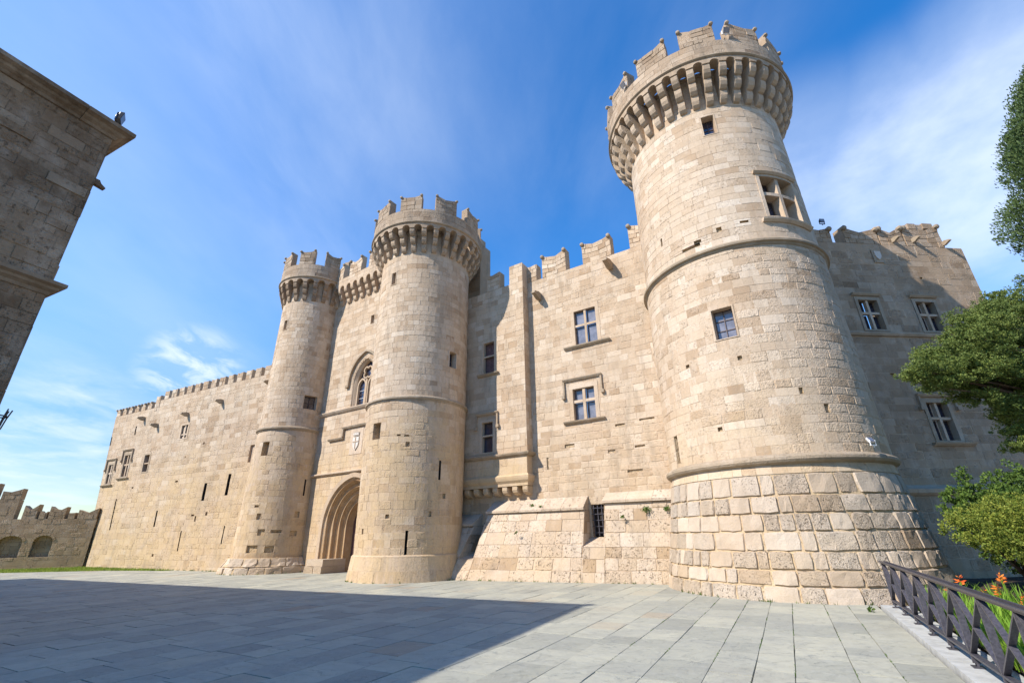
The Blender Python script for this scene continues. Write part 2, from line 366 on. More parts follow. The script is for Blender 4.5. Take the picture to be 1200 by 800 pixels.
def masonry(T, S, u0, u1, v0, v1, holes=(), course=(.28, .38), block=(.42, .8), gap=.0025, cham=.004, jit=.0028,
            mat=None, mortar=None, name='stone', back=.008, limit=300, core=True, rough=None, wear=0.0, tonefun=None, merge=None, seg=.24):
    rows = []; v = v0
    while v < v1 - .02:
        h = random.uniform(*course)
        if v1 - (v + h) < course[0] * .6: h = v1 - v
        rows.append((v, v + h)); v += h
    stones = []
    for (a, b) in rows:
        u = u0 - random.random() * block[0] * .8; first = True
        rb = random.uniform(.85, 1.2); rt_ = random.gauss(0, .05)
        while u < u1:
            w = random.uniform(*block) * rb; r_ = [(max(u, u0), min(u + w, u1), a, b)]
            u += w
            if r_[0][1] - r_[0][0] < .03: continue
            for hl in holes: r_ = subtract(r_, hl)
            t = min(1, max(0, random.betavariate(2.2, 1.7) + rt_ * .6)); ag = random.random() ** 1.5
            if wear: ag = min(1, ag + wear * random.random())
            if tonefun: t, ag = tonefun(.5 * (r_[0][0] + r_[0][1]) if r_ else u, .5 * (a + b), t, ag)
            for q in r_: stones.append((q, t, ag))
    sc = []
    for i, (q, t, ag) in enumerate(stones):
        uc, vc = .5 * (q[0] + q[1]), .5 * (q[2] + q[3])
        p = S(uc, vc, 0); pu = S(uc + .05, vc, 0) - p; n = np.array([pu[1], -pu[0], 0]); n /= np.linalg.norm(n)
        sc.append(score(p, n, q[1] - q[0], q[3] - q[2]))
    left = LIMIT.get((T.name, name), limit)
    order = np.argsort(sc)[::-1]; single = set(int(i) for i in order[:left] if sc[i] > 0)
    LIMIT[(T.name, name)] = left - len(single)
    stuff = merge if merge is not None else MB()
    for i, (q, t, ag) in enumerate(stones):
        a0, a1, b0, b1 = q; a0 += gap / 2; a1 -= gap / 2; b0 += gap / 2; b1 -= gap / 2
        if a1 - a0 < .02 or b1 - b0 < .02: continue
        mb = MB() if i in single else stuff
        if rough: rough_block(mb, S, a0, a1, b0, b1, t, ag, rough); 
        elif wear and ag > .8 and (a1 - a0) > .12 and (b1 - b0) > .1 and (sc[i] > 0):
            rough_block(mb, S, a0, a1, b0, b1, t * .85, 1, .009, 4, 3, back)
        else:
            d = random.gauss(0, jit) - (.010 * ag if wear else 0)
            d = max(-back * .6, min(jit * 2.2, d))
            nx = 1 if S.flat else max(1, int(round((a1 - a0) / seg)))
            c = min(cham, (a1 - a0) * .25, (b1 - b0) * .25); n = nx + 1
            ub = np.linspace(a0, a1, n); uf = np.linspace(a0 + c, a1 - c, n)
            jj = lambda k=.003: random.uniform(-k, k)
            V = np.concatenate([S(ub, b0, -back - .01), S(ub, b1, -back - .01), S(uf, b0 + c + jj(), d + jj()), S(uf, b1 - c + jj(), d + jj())])
            F = []
            for k in range(nx):
                F += [(k, k + 1, 2 * n + k + 1, 2 * n + k), (3 * n + k, 3 * n + k + 1, n + k + 1, n + k), (2 * n + k, 2 * n + k + 1, 3 * n + k + 1, 3 * n + k)]
            F += [(0, 2 * n, 3 * n, n), (nx, n + nx, 3 * n + nx, 2 * n + nx)]
            mb.add(V, F, t, ag)
        if i in single: mb.build(name, mat, T)
    if merge is None and stuff.n: stuff.build(name + '_courses', mat, T, kind='stuff')
    if core:
        cb = MB(); rs = [(u0, u1, v0, v1)]
        for hl in holes: rs = subtract(rs, hl, 1e-4)
        for q in rs:
            nu = (max(1, int((q[1] - q[0]) / .4)) if S.dfun else 1) if S.flat else max(1, int((q[1] - q[0]) / .12)); nv = max(1, int(round((q[3] - q[2]) / (1.5 if S.flat and not S.dfun else .25))))
            us = np.linspace(q[0], q[1], nu + 1)
            V = np.concatenate([S(us, vv, -back) for vv in np.linspace(q[2], q[3], nv + 1)]); n = nu + 1
            cb.add(V, [(j * n + i, j * n + i + 1, (j + 1) * n + i + 1, (j + 1) * n + i) for j in range(nv) for i in range(nu)], .5, .5)
        cb.build('mortar_bed', mortar or M['mortar'], T)
def rough_block(mb, S, a0, a1, b0, b1, t, ag, amp, nu=5, nv=4, edge=.03):
    us = np.linspace(0, 1, nu + 1); vs = np.linspace(0, 1, nv + 1); us[1] = min(.12, .025 / (a1 - a0)); us[-2] = 1 - us[1]; vs[1] = min(.15, .025 / (b1 - b0)); vs[-2] = 1 - vs[1]; V = []
    rr_ = random.uniform(.06, .2); base = random.uniform(.0, amp * .7); tl = random.uniform(-.3, .3) * amp; tv = random.uniform(-.3, .3) * amp
    w, h = a1 - a0, b1 - b0
    for v in vs:
        for u in us:
            eu = min(u, 1 - u) * w; ev = min(v, 1 - v) * h; e = min(eu, ev)
            k = min(1, e / .02); d = -edge + (edge + base) * math.sin(k * math.pi / 2) + (u - .5) * tl + (v - .5) * tv
            if k > 0: d += random.uniform(-.5, .5) * amp * .55
            # rounded corners
            cu = (u - .5) * 2; cv = (v - .5) * 2; q = max(0, abs(cu) + abs(cv) - (2 - rr_ * 2)) * .35
            uu = a0 + w * (u - cu * q * .5) + random.uniform(-.016, .016); vv = b0 + h * (v - cv * q * .5) + random.uniform(-.012, .012)
            V.append(S(uu, vv, d))
    n = nu + 1; F = [(j * n + i, j * n + i + 1, (j + 1) * n + i + 1, (j + 1) * n + i) for j in range(nv) for i in range(nu)]
    mb.add(V, F, t, ag)

def prism_mesh(prof, w, name, mat, taper=0, mb=None):
    """profile in (y outwards, z) extruded across x, local space, rounded by a small chamfer"""
    mb = mb or MB(); P = len(prof); c = w * .07
    V = []; 
    cy = sum(p[0] for p in prof) / P; cz = sum(p[1] for p in prof) / P
    for x, k in ((-w / 2, .93), (-w / 2 + c, 1), (w / 2 - c, 1), (w / 2, .93)):
        V += [(x, cy + (p[0] - cy) * k, cz + (p[1] - cz) * k) for p in prof]
    F = [tuple(range(P)), tuple(range(3 * P, 4 * P))[::-1]]
    for r_ in range(3):
        for i in range(P): j = (i + 1) % P; F.append((r_ * P + i, (r_ + 1) * P + i, (r_ + 1) * P + j, r_ * P + j))
    mb.add(V, F)
    return mb.build(name, mat, mesh_only=True)
def corbel_profile(depth, h, n=3):
    pr = [(-.12, 0.0)]
    st = h / n
    for k in range(n):
        d1 = depth * (k + 1) / n; d0 = depth * k / n * .92
        pr.append((d0 + .01, k * st + .0))
        for a in (20, 45, 70, 90): pr.append((d0 + (d1 - d0) * math.sin(R(a)), k * st + st * .78 * (1 - math.cos(R(a)))))
        pr.append((d1, (k + 1) * st - .03)); 
    pr.append((depth * 1.0, h)); pr.append((-.12, h))
    return pr

# ------------------------------------------------------------------ windows
def window(T, S, u0, u1, v0, v1, frame=.12, depth=.28, nx=1, tr=None, bars=(0, 0), sill=None, hood=None, mull=.07,
           proud=.015, pane='glass', fmat='trim', smat='trim_dark', drop=.5, label=None, frame_top=None):
    nu = 1 if S.flat else 4
    f = MB(); ft = frame if frame_top is None else frame_top
    boxS(f, S, u0 - frame, u0, v0, v1, -depth - .05, proud); boxS(f, S, u1, u1 + frame, v0, v1, -depth - .05, proud)
    boxS(f, S, u0 - frame, u1 + frame, v1, v1 + ft, -depth - .05, proud + .002, nu); boxS(f, S, u0 - frame, u1 + frame, v0 - frame * .6, v0, -depth - .05, proud + .002, nu)
    w = f.build('window', M[fmat], T)
    if label: w['label'] = label
    cells_u = [(u0, u1)]; cells_v = [(v0, v1)]
    if nx == 2:
        um = .5 * (u0 + u1); mb = MB(); boxS(mb, S, um - mull / 2, um + mull / 2, v0, v1, -depth + .06, -.03); mb.build('mullion', M['trim'], w)
        cells_u = [(u0, um - mull / 2), (um + mull / 2, u1)]
    if tr:
        vm = v0 + (v1 - v0) * tr; 
        for a, b in cells_u:
            mb = MB(); boxS(mb, S, a, b, vm - mull / 2, vm + mull / 2, -depth + .06, -.035, 2 if nu > 1 else 1); mb.build('transom', M['trim'], w)
        cells_v = [(v0, vm - mull / 2), (vm + mull / 2, v1)]
    for a, b in cells_u:
        for c, d in cells_v:
            mb = MB(); boxS(mb, S, a, b, c, d, -depth - .03, -depth, 1); mb.build('pane', M[pane], w)
            sb = MB(); t = .028
            boxS(sb, S, a, a + t, c, d, -depth + .001, -depth + .03); boxS(sb, S, b - t, b, c, d, -depth + .001, -depth + .03)
            boxS(sb, S, a + t, b - t, c, c + t, -depth + .001, -depth + .03); boxS(sb, S, a + t, b - t, d - t, d, -depth + .001, -depth + .03)
            for i in range(1, bars[0] + 1):
                x = a + (b - a) * i / (bars[0] + 1); boxS(sb, S, x - t * .4, x + t * .4, c + t, d - t, -depth + .001, -depth + .028)
            for i in range(1, bars[1] + 1):
                y = c + (d - c) * i / (bars[1] + 1); boxS(sb, S, a + t, b - t, y - t * .4, y + t * .4, -depth + .002, -depth + .026)
            sb.build('sash', M['sash'], w)
    if sill:
        a, b, vt = sill; mb = MB()
        sweep(mb, S, a, b, [(-.05, vt - .12), (.05, vt - .12), (.13, vt - .05), (.15, vt), (-.05, vt)], 8 if nu > 1 else 1, True); mb.build('sill', M[smat], w)
    if hood:
        a, b, vt = hood; mb = MB()
        pr = [(-.05, vt - .11), (.06, vt - .11), (.12, vt - .03), (.12, vt), (-.05, vt)]
        sweep(mb, S, a, b, pr, 8 if nu > 1 else 1, True)
        if drop:
            for x in (a, b):
                k = .07 if x == a else -.07
                boxS(mb, S, min(x, x + k), max(x, x + k), vt - drop, vt - .112, -.05, .09)
                boxS(mb, S, x - .07, x + .07, vt - drop - .14, vt - drop - .002, -.05, .13)
        mb.build('hood_mould', M[smat], w)
    return (u0 - frame, u1 + frame, v0 - frame * .6, v1 + ft)
def slit(T, S, u0, u1, v0, v1, depth=.3, mat='void', name='arrow_slit', lean=0):
    f = MB(); V = []
    us = [(u0, v0), (u1, v0), (u1, v1), (u0, v1)]
    for d in (.0, -depth):
        for u, v in us: V.append(S(u, v, d - (0 if d else .004)))
    f.add(V, [(4, 5, 6, 7), (0, 1, 5, 4), (1, 2, 6, 5), (2, 3, 7, 6), (3, 0, 4, 7)])
    f.build(name, M['trim'] if mat == 'trim' else M[mat], T)
    return (u0, u1, v0, v1)
def pocket(T, S, u0, u1, v0, v1, depth=.09):
    """missing facing stone: hollow with rough back"""
    f = MB(); V = []
    for d in (.0, -depth):
        for u, v in [(u0, v0), (u1, v0), (u1, v1), (u0, v1)]: V.append(S(u, v, d - (0 if d else .006) + random.uniform(-.01, .01) * (d != 0)))
    f.add(V, [(4, 5, 6, 7), (0, 1, 5, 4), (1, 2, 6, 5), (2, 3, 7, 6), (3, 0, 4, 7)], .0, 1)
    f.build('missing_stone_hollow', M['mortar_ochre'], T)
    return (u0, u1, v0, v1)

def merlon(T, S, u0, u1, v0, H, th=.4, dip=.3, mat='upper', horns=True, hs=.13, nu=4, inner=0.0, skew=0.0, hornmat='horn', label=None):
    """fish-tailed merlon: the top edge dips between two raised corners"""
    us = np.linspace(u0, u1, 2 * nu + 1); um = .5 * (u0 + u1); hw = .5 * (u1 - u0)
    top = lambda u: v0 + H * (1 - dip * (1 - np.minimum(1, np.abs(u - um) / hw)) + skew * (u - um) / hw)
    mb = MB(); n = len(us)
    t = top(us)
    V = np.concatenate([S(us, v0, 0 - .02), S(us, t, 0 - .02), S(us, t, -th), S(us, v0, -th)])
    F = []
    for i in range(n - 1):
        F += [(i, i + 1, n + i + 1, n + i), (n + i, n + i + 1, 2 * n + i + 1, 2 * n + i), (2 * n + i, 2 * n + i + 1, 3 * n + i + 1, 3 * n + i)]
    F += [(0, n, 2 * n, 3 * n), (n - 1, 4 * n - 1, 3 * n - 1, 2 * n - 1)]
    mb.add(V, F, .45)
    rows = max(2, int(round(H / .27))); 
    for r_ in range(rows):
        u = u0 - random.random() * .2
        while u < u1:
            w = random.uniform(.3, .55); a, b = max(u, u0), min(u + w, u1); u += w
            if b - a < .05: continue
            k0, k1 = r_ / rows, (r_ + 1) / rows; g_ = .005
            q = np.array([a + g_, b - g_]); q2 = np.array([a + g_ + .008, b - g_ - .008]); d = random.gauss(.0, .008)
            lo = lambda x: v0 + (top(x) - v0) * k0 + g_; hi = lambda x: v0 + (top(x) - v0) * k1 - g_
            VV = np.concatenate([S(q, lo(q), -.03), S(q, hi(q), -.03), S(q2, lo(q2) + .008, d), S(q2, hi(q2) - .008, d)])
            mb.add(VV, [(0, 1, 5, 4), (6, 7, 3, 2), (4, 5, 7, 6), (0, 4, 6, 2), (1, 3, 7, 5)])
    o = mb.build('merlon', M[mat], T)
    if label: o['label'] = label
    if horns:
        for ue, s_ in ((u0, 1), (u1, -1)):
            hb = MB(); uc = ue + s_ * hs * .35; vt = float(top(np.array(ue)))
            # stub whose end is rounded, reaching outwards
            n_ = 7; rings = []
            for d, k in ((-.03, 1.1), (.05, 1.15), (.095, .95), (.115, .45)):
                rings.append([S(uc + hs * .62 * k * math.cos(2 * math.pi * j / n_), vt - hs * .55 + hs * .62 * k * math.sin(2 * math.pi * j / n_), d * (hs / .13)) for j in range(n_)])
            V = np.array(rings).reshape(-1, 3); F = []
            for r_ in range(3):
                for j in range(n_): F.append((r_ * n_ + j, r_ * n_ + (j + 1) % n_, (r_ + 1) * n_ + (j + 1) % n_, (r_ + 1) * n_ + j))
            F.append(tuple(range(3 * n_, 4 * n_)))
            hb.add(V, F); hb.build('horn_stone', M[hornmat], o)
    return o

def crown(T, C, rs, Rc, zc0, zc1, zp, zm, ncorb, nmer, phase, mfrac, cphase, mat, clen, th=.4, dip=.3, cwid=.28, hs=.13, first=0, skip=()):
    """corbels + little arches + parapet + merlons round a tower"""
    dep = Rc - rs - .04
    me = prism_mesh(corbel_profile(dep, zc1 - zc0), cwid, 'corbel', M['crown'])
    S = Cyl(C, Rc, lambda v: Rc + 0 * v)
    da = 2 * math.pi / ncorb
    ow = Rc * da - cwid; ra = ow / 2
    am = MB(); LS = Cyl((0, 0), Rc, lambda v: Rc + 0 * v)
    k = 9; half = da / 2 * Rc
    xs = np.concatenate([[-half], ra * -np.cos(np.linspace(0, math.pi, k)), [half]])
    zs = np.concatenate([[0], ra * .95 * np.sin(np.linspace(0, math.pi, k)), [0]]); zt = ra * .95 + .10
    n = len(xs); uu = xs + LS.R0 * math.pi / 2
    V = np.concatenate([LS(uu, zs, 0), LS(uu, zt, 0), LS(uu, zs, -th), LS(uu, zt, -th)]) ; F = []
    for i in range(n - 1): F += [(i, i + 1, n + i + 1, n + i), (2 * n + i, 3 * n + i, 3 * n + i + 1, 2 * n + i + 1), (i, 2 * n + i, 2 * n + i + 1, i + 1)]
    V[:, 1] -= Rc
    am.add(V, F, .55, .3); ame = am.build('machicolation_arch', M['crown'], mesh_only=True)
    for i in range(ncorb):
        a = cphase + i * da
        place(me, 'corbel', T, (C[0] + rs * math.cos(a), C[1] + rs * math.sin(a), zc0), a - math.pi / 2)
        a2 = a + da / 2
        place(ame, 'machicolation_arch', T, (C[0] + Rc * math.cos(a2), C[1] + Rc * math.sin(a2), zc1), a2 - math.pi / 2)
    zr = zc1 + zt
    # moulding, parapet ring
    mb = MB(); full = 2 * math.pi * Rc
    sweep(mb, S, 0, full, [(-.05, zr), (.03, zr), (.075, zr + .04), (.075, zr + .07), (.03, zr + .11), (-.05, zr + .11)], 96, True, caps=False, joint=None)
    mb.build('moulding', M['trim_dark'], T)
    pb = MB(); sweep(pb, S, 0, full, [(-.03, zr), (-.03, zp - .01), (-th, zp - .01), (-th, zr)], 96, True, caps=False)
    pb.build('parapet_core', M[mat], T)
    masonry(T, S, R(-235) * Rc, R(55) * Rc, zr + .10, zp, (), (.24, .32), (.4, .75), mat=M[mat], core=False, back=.03, limit=60, name='parapet_stone')
    dk = MB(); a = np.linspace(0, 2 * math.pi, 49)[:-1]
    dr = Rc - th - .13; dk.add([(C[0] + dr * math.cos(t), C[1] + dr * math.sin(t), zr) for t in a], [tuple(range(48))]); dk.build('roof_deck', M['mortar'], T)
    per = 2 * math.pi / nmer
    for i in range(nmer):
        a = phase + i * per
        if i in skip: continue
        merlon(T, S, (a - per * mfrac / 2) * Rc, (a + per * mfrac / 2) * Rc, zp, zm - zp + random.uniform(-.05, .05), th, dip, mat, hs=hs, skew=random.uniform(-.04, .06))

# ------------------------------------------------------------------ ground, paving
VD = np.array([math.cos(R(61.2)), math.sin(R(61.2))]); QD = np.array([VD[1], -VD[0]])   # paving runs along VD
def pq(p, q, z=0.0): xy = VD * p + QD * q; return (xy[0], xy[1], z)
g_ = MB(); g_.add([(-1500, -1500, -.12), (1500, -1500, -.12), (1500, 1500, -.12), (-1500, 1500, -.12)], [(0, 1, 2, 3)])
go = g_.build('ground', M['earth'], kind='structure')
b_ = MB(); b_.add([pq(-14, -48, -.022), pq(58, -48, -.022), pq(58, 1.4, -.022), pq(-14, 1.4, -.022)], [(0, 3, 2, 1)])
pv = b_.build('paved_square', M['bed'], kind='structure')
def paving():
    cand = []; js = []
    q = 1.385
    while q > -46:
        wd = random.uniform(.44, .68); p = -13 - random.random()
        while p < 56:
            L = random.uniform(.5, 1.25); cand.append((p, p + L, q - wd, q)); p += L
        q -= wd; js.append(q)
    paving.joints = js
    sc = []
    for c in cand:
        ce = np.array(pq((c[0] + c[1]) / 2, (c[2] + c[3]) / 2)); sc.append(score(ce, np.array([0, 0, 1.0]), c[1] - c[0], c[3] - c[2]))
    order = list(np.argsort(sc)[::-1][:300]); single = set(int(i) for i in order)
    st = MB()
    for i, (p0, p1, q0, q1) in enumerate(cand):
        far = np.hypot(*np.array(pq((p0 + p1) / 2, (q0 + q1) / 2))[:2])
        g = .0025; z = random.uniform(-.003, .004); j = lambda: random.uniform(-.009, .009); c = .004
        p0 += g; p1 -= g; q0 += g; q1 -= g
        crn = [(p0 + j(), q0 + j() * .6), (p1 + j(), q0 + j() * .6), (p1 + j(), q1 + j() * .6), (p0 + j(), q1 + j() * .6)]
        tz = [z + random.uniform(-.002, .002) for _ in range(4)]
        V = [pq(a, b, -.021) for a, b in crn] + [pq(a + (c if a < (p0 + p1) / 2 else -c), b + (c if b < (q0 + q1) / 2 else -c), zz) for (a, b), zz in zip(crn, tz)]
        F = [(7, 6, 5, 4), (0, 4, 5, 1), (1, 5, 6, 2), (2, 6, 7, 3), (3, 7, 4, 0)]
        mb = MB() if i in single else st
        mb.add(V, F, random.betavariate(2, 2) if random.random() > .012 else 1.0)
        if i in single: mb.build('paving_slab', M['slab'], pv)
    st.build('paving_slab_field', M['slab'], pv, kind='stuff')
paving()
def joint_tufts():
    mb = MB(); r_ = random.Random(5)
    for q in paving.joints[:7]:
        for _ in range(150):
            p = 5 + 9 * r_.random() ** 1.3
            if math.sin(p * 2.3 + q * 9) + math.sin(p * 5.1 + q) < .35: continue
            for k in range(5):
                x, y, z = pq(p + r_.uniform(-.03, .03), q + r_.uniform(-.006, .006)); a = r_.random() * 6.28; w = .004
                mb.add([(x - w * math.cos(a), y - w * math.sin(a), -.01), (x + w * math.cos(a), y + w * math.sin(a), -.01), (x + r_.uniform(-.012, .012), y + r_.uniform(-.012, .012), r_.uniform(.006, .022))], [(0, 1, 2)], .5, .5)
    mb.build('joint_moss', M['bush'], pv, kind='stuff')
joint_tufts()
# kerb under the railing, garden bed
kb = MB()
p = -3.0
kt = thing('kerb', 'pale marble kerb strip running under the iron railing at the garden edge', 'kerb', pq(6, 1.6))
while p < 13.9:
    L = random.uniform(.9, 1.3); k_ = MB(); e = min(p + L, 13.95)
    V = [pq(a, b, z) for z in (-.1, .055) for a, b in ((p + .003, 1.41), (e - .003, 1.41), (e - .003, 1.95), (p + .003, 1.95))]
    V[4:] = [pq(a, b, .055) for a, b in ((p + .01, 1.42), (e - .01, 1.42), (e - .01, 1.95), (p + .01, 1.95))]
    k_.add(V, [(7, 6, 5, 4), (0, 4, 5, 1), (1, 5, 6, 2), (2, 6, 7, 3), (3, 7, 4, 0)]); k_.build('kerb_stone', M['kerb'], kt); p = e
so = MB()
gp = np.linspace(-4, 22, 40); gq = np.linspace(1.93, 22, 30)
V = [pq(a, b, .06 + .10 * math.sin(a * 1.3 + b) * math.sin(b * .9) * min(1, b - 1.93) + .05) for b in gq for a in gp]
so.add(V, [(j * 40 + i, (j + 1) * 40 + i, (j + 1) * 40 + i + 1, j * 40 + i + 1)[::1] for j in range(29) for i in range(39)])
so.build('garden_bed', M['soil'], kind='structure')

# ------------------------------------------------------------------ BIG ROUND TOWER
C1 = (8.49, 15.61)
T1 = thing('round_tower', 'largest round tower on the right, on a rough stone battered foot', 'tower', (*C1, 0))
S1 = Cyl(C1, 3.15, lin((3.4, 3.20), (10.1, 3.13), (10.4, 3.08), (16.5, 3.02), (18.3, 3.02)))
D1 = lambda d: S1.U(d)
holes = []
holes.append(window(T1, S1, D1(-113), D1(-104.8), 15.15, 16.05, .05, .3, 1, None, (1, 1), pane='glass'))
holes.append(window(T1, S1, D1(-86.5), D1(-60), 11.25, 12.95, .12, .42, 2, .58, (0, 0), mull=.13, sill=(D1(-92), D1(-54), 11.12), hood=(D1(-90), D1(-56.5), 13.16), drop=0, smat='trim', proud=.03))
holes.append(window(T1, S1, D1(-131.5), D1(-120.3), 7.08, 8.1, .05, .26, 1, None, (1, 2), pane='pale_glass'))
holes.append(slit(T1, S1, D1(-174.5), D1(-170.5), 3.62, 4.5, .25, 'mortar_ochre', 'niche'))
for a, b, c, d in ((-142, -130, 10.62, 10.74), (-133.5, -129, 10.74, 10.86), (-119, -116, 10.9, 11.08), (-122.8, -120.6, 6.3, 6.44), (-153, -150.5, 6.48, 6.6), (-105, -100, 11.05, 11.14), (-158, -156.5, 11.4, 11.75), (-98, -96, 5.1, 5.28), (-140, -137.5, 4.3, 4.42), (-88, -85.5, 4.55, 4.8)):
    holes.append(pocket(T1, S1, D1(a), D1(b), c, d))
def t1tone(u, v, t, a):
    th = math.degrees(u / 3.15)
    if th > -88 and v < 10: a = min(1, a + .45)      # the eroded southern side
    return t, a
masonry(T1, S1, D1(-232), D1(52), 3.42, 10.12, holes, (.22, .32), (.3, .66), mat=M['grand'], tonefun=t1tone, wear=.3, limit=300)
masonry(T1, S1, D1(-232), D1(52), 10.34, 18.2, holes, (.24, .32), (.34, .7), mat=M['grand'], name='upper_stone', limit=300)
mb = MB(); Sf = S1
sweep(mb, Cyl(C1, 3.15, lambda v: 3.08 + 0 * v), 0, 2 * math.pi * 3.15, [(.02, 10.08), (.06, 10.1), (.09, 10.13), (.10, 10.17), (.17, 10.2), (.18, 10.26), (.14, 10.33), (.02, 10.38)], 120, True, caps=False)
mb.build('string_course', M['trim_dark'], T1)
# battered foot of rough blocks
SB1 = Cyl(C1, 3.5, lin((-.1, 3.74), (0, 3.72), (1.2, 3.5), (2.4, 3.31), (3.25, 3.18)))
masonry(T1, SB1, R(-228) * 3.5, R(38) * 3.5, -.06, 2.98, (), (.34, .47), (.28, .8), gap=.019, mat=M['rustic'], mortar=M['mortar_ochre'], rough=.05, back=.024, name='rusticated_block')
masonry(T1, SB1, R(-228) * 3.5, R(38) * 3.5, 2.98, 3.24, (), (.24, .26), (.3, .55), mat=M['grand'], name='capping_stone', limit=60)
mb = MB(); sweep(mb, Cyl(C1, 3.15, lambda v: 3.1 + 0 * v), 0, 2 * math.pi * 3.15, [(0, 3.2), (.1, 3.22), (.2, 3.27), (.24, 3.33), (.235, 3.40), (.2, 3.44), (.09, 3.5), (0, 3.5)], 120, True, caps=False)
mb.build('roll_moulding', M['trim_dark'], T1)
crown(T1, C1, 3.02, 3.80, 16.5, 17.88, 19.02, 20.0, 40, 13, R(-106.5), .71, R(-105), 'crown', 0, th=.45, dip=.24, cwid=.26, hs=.12)

# ------------------------------------------------------------------ MIDDLE ROUND TOWER (right of the gate)
C2 = (-4.55, 21.35)
T2 = thing('round_tower', 'middle round tower just right of the arched gate', 'tower', (*C2, 0))
S2 = Cyl(C2, 2.3, lin((0, 2.20), (.9, 2.22), (7, 2.29), (7.2, 2.27), (16, 2.27)))
D2 = lambda d: S2.U(d)
holes = [window(T2, S2, D2(-124), D2(-117.5), 12.85, 13.5, .04, .3), window(T2, S2, D2(-43.5), D2(-32.5), 8.72, 9.48, .05, .3, 1, None, (1, 1)),
         slit(T2, S2, D2(-131), D2(-119), 5.4, 6.1, .3, 'mortar_ochre', 'niche'), slit(T2, S2, D2(-51), D2(-48.6), 3.72, 4.5), slit(T2, S2, D2(-82), D2(-79.5), .92, 1.8)]
for a, b, c, d in ((-98, -94, 5.45, 5.52), (-90, -85, 5.42, 5.5), (-88, -84, 5.0, 5.2), (-60, -57, 2.3, 2.5), (-104, -100, 2.25, 2.4), (-135, -132, 1.7, 1.9), (-45, -41, 3.0, 3.2)):
    holes.append(pocket(T2, S2, D2(a), D2(b), c, d))
masonry(T2, S2, D2(-225), D2(70), .9, 7.0, holes, (.24, .33), (.3, .66), mat=M['tower'], wear=.3)
masonry(T2, S2, D2(-225), D2(70), 7.2, 15.95, holes, (.21, .3), (.28, .6), mat=M['upper'], name='upper_stone')
SP2 = Cyl(C2, 2.3, lin((-.1, 2.42), (.9, 2.29)))
masonry(T2, SP2, D2(-225), D2(60), -.05, .9, (), (.42, .47), (.5, .9), mat=M['tower'], name='plinth_stone', limit=60, wear=.8)
mb = MB(); sweep(mb, SP2, D2(-225), D2(60), [(-.08, .87), (0.0, .87), (-.05, .93), (-.12, .95)], 60); mb.build('plinth_capping', M['tower'], T2)
mb = MB(); sweep(mb, Cyl(C2, 2.3, lambda v: 2.25 + 0 * v), 0, 2 * math.pi * 2.3, [(0, 6.97), (.06, 6.98), (.07, 7.03), (.13, 7.06), (.14, 7.12), (.10, 7.18), (0, 7.22)], 90, True, caps=False); mb.build('string_course', M['trim_dark'], T2)
crown(T2, C2, 2.27, 2.9, 14.45, 15.5, 16.6, 17.5, 30, 10, R(-62), .62, R(-83), 'crown', 0, th=.4, dip=.22, cwid=.23, hs=.105)

# ------------------------------------------------------------------ LEFT ROUND TOWER (left of the gate)
C3 = (-13.01, 27.11)
T3 = thing('round_tower', 'left round tower just left of the arched gate, with ragged footing stones', 'tower', (*C3, 0))
S3 = Cyl(C3, 1.95, lin((0, 2.06), (7, 1.92), (7.3, 1.89), (17, 1.89)))
D3 = lambda d: S3.U(d)
holes = [window(T3, S3, D3(-121), D3(-113), 13.3, 13.95, .04, .3), window(T3, S3, D3(-58), D3(-36), 8.4, 9.2, .05, .25, 1, None, (1, 1)),
         slit(T3, S3, D3(-114), D3(-101), 5.75, 6.5, .3, 'mortar_ochre', 'niche'), slit(T3, S3, D3(-37), D3(-34.5), 3.7, 4.55)]
for a, b, c, d in ((-104, -88, .95, 1.3), (-78, -66, .95, 1.25), (-92, -82, 1.75, 2.05), (-74, -60, 1.85, 2.0), (-45, -38, 2.6, 2.9), (-48, -38, 1.7, 1.95), (-105, -98, 3.1, 3.2), (-98, -92, 2.5, 2.8)):
    holes.append(pocket(T3, S3, D3(a), D3(b), c, d))
masonry(T3, S3, D3(-215), D3(80), .7, 7.14, holes, (.24, .33), (.3, .66), mat=M['tower'], wear=.3)
masonry(T3, S3, D3(-215), D3(80), 7.36, 16.8, holes, (.21, .3), (.28, .6), mat=M['upper'], name='upper_stone')
SP3 = Cyl(C3, 1.95, lin((-.1, 2.5), (.34, 2.42), (.36, 2.3), (.8, 2.15)))
masonry(T3, SP3, D3(-170), D3(30), -.05, .72, (), (.34, .4), (.5, 1.0), gap=.03, mat=M['rustic'], mortar=M['mortar_ochre'], rough=.07, name='footing_block')
mb = MB(); sweep(mb, SP3, D3(-170), D3(30), [(-.04, .34), (-.02, .36), (-.2, .38)], 40); sweep(mb, SP3, D3(-170), D3(30), [(-.03, .70), (-.35, .76)], 40); mb.build('footing_top', M['mortar_ochre'], T3)
mb = MB(); sweep(mb, Cyl(C3, 1.95, lambda v: 1.88 + 0 * v), 0, 2 * math.pi * 1.95, [(0, 7.12), (.06, 7.13), (.07, 7.18), (.13, 7.21), (.14, 7.27), (.10, 7.34), (0, 7.38)], 80, True, caps=False); mb.build('string_course', M['trim_dark'], T3)
crown(T3, C3, 1.89, 2.31, 15.2, 16.35, 17.6, 18.65, 22, 9, R(-49), .6, R(-86), 'crown', 0, th=.36, dip=.22, cwid=.24, hs=.115)

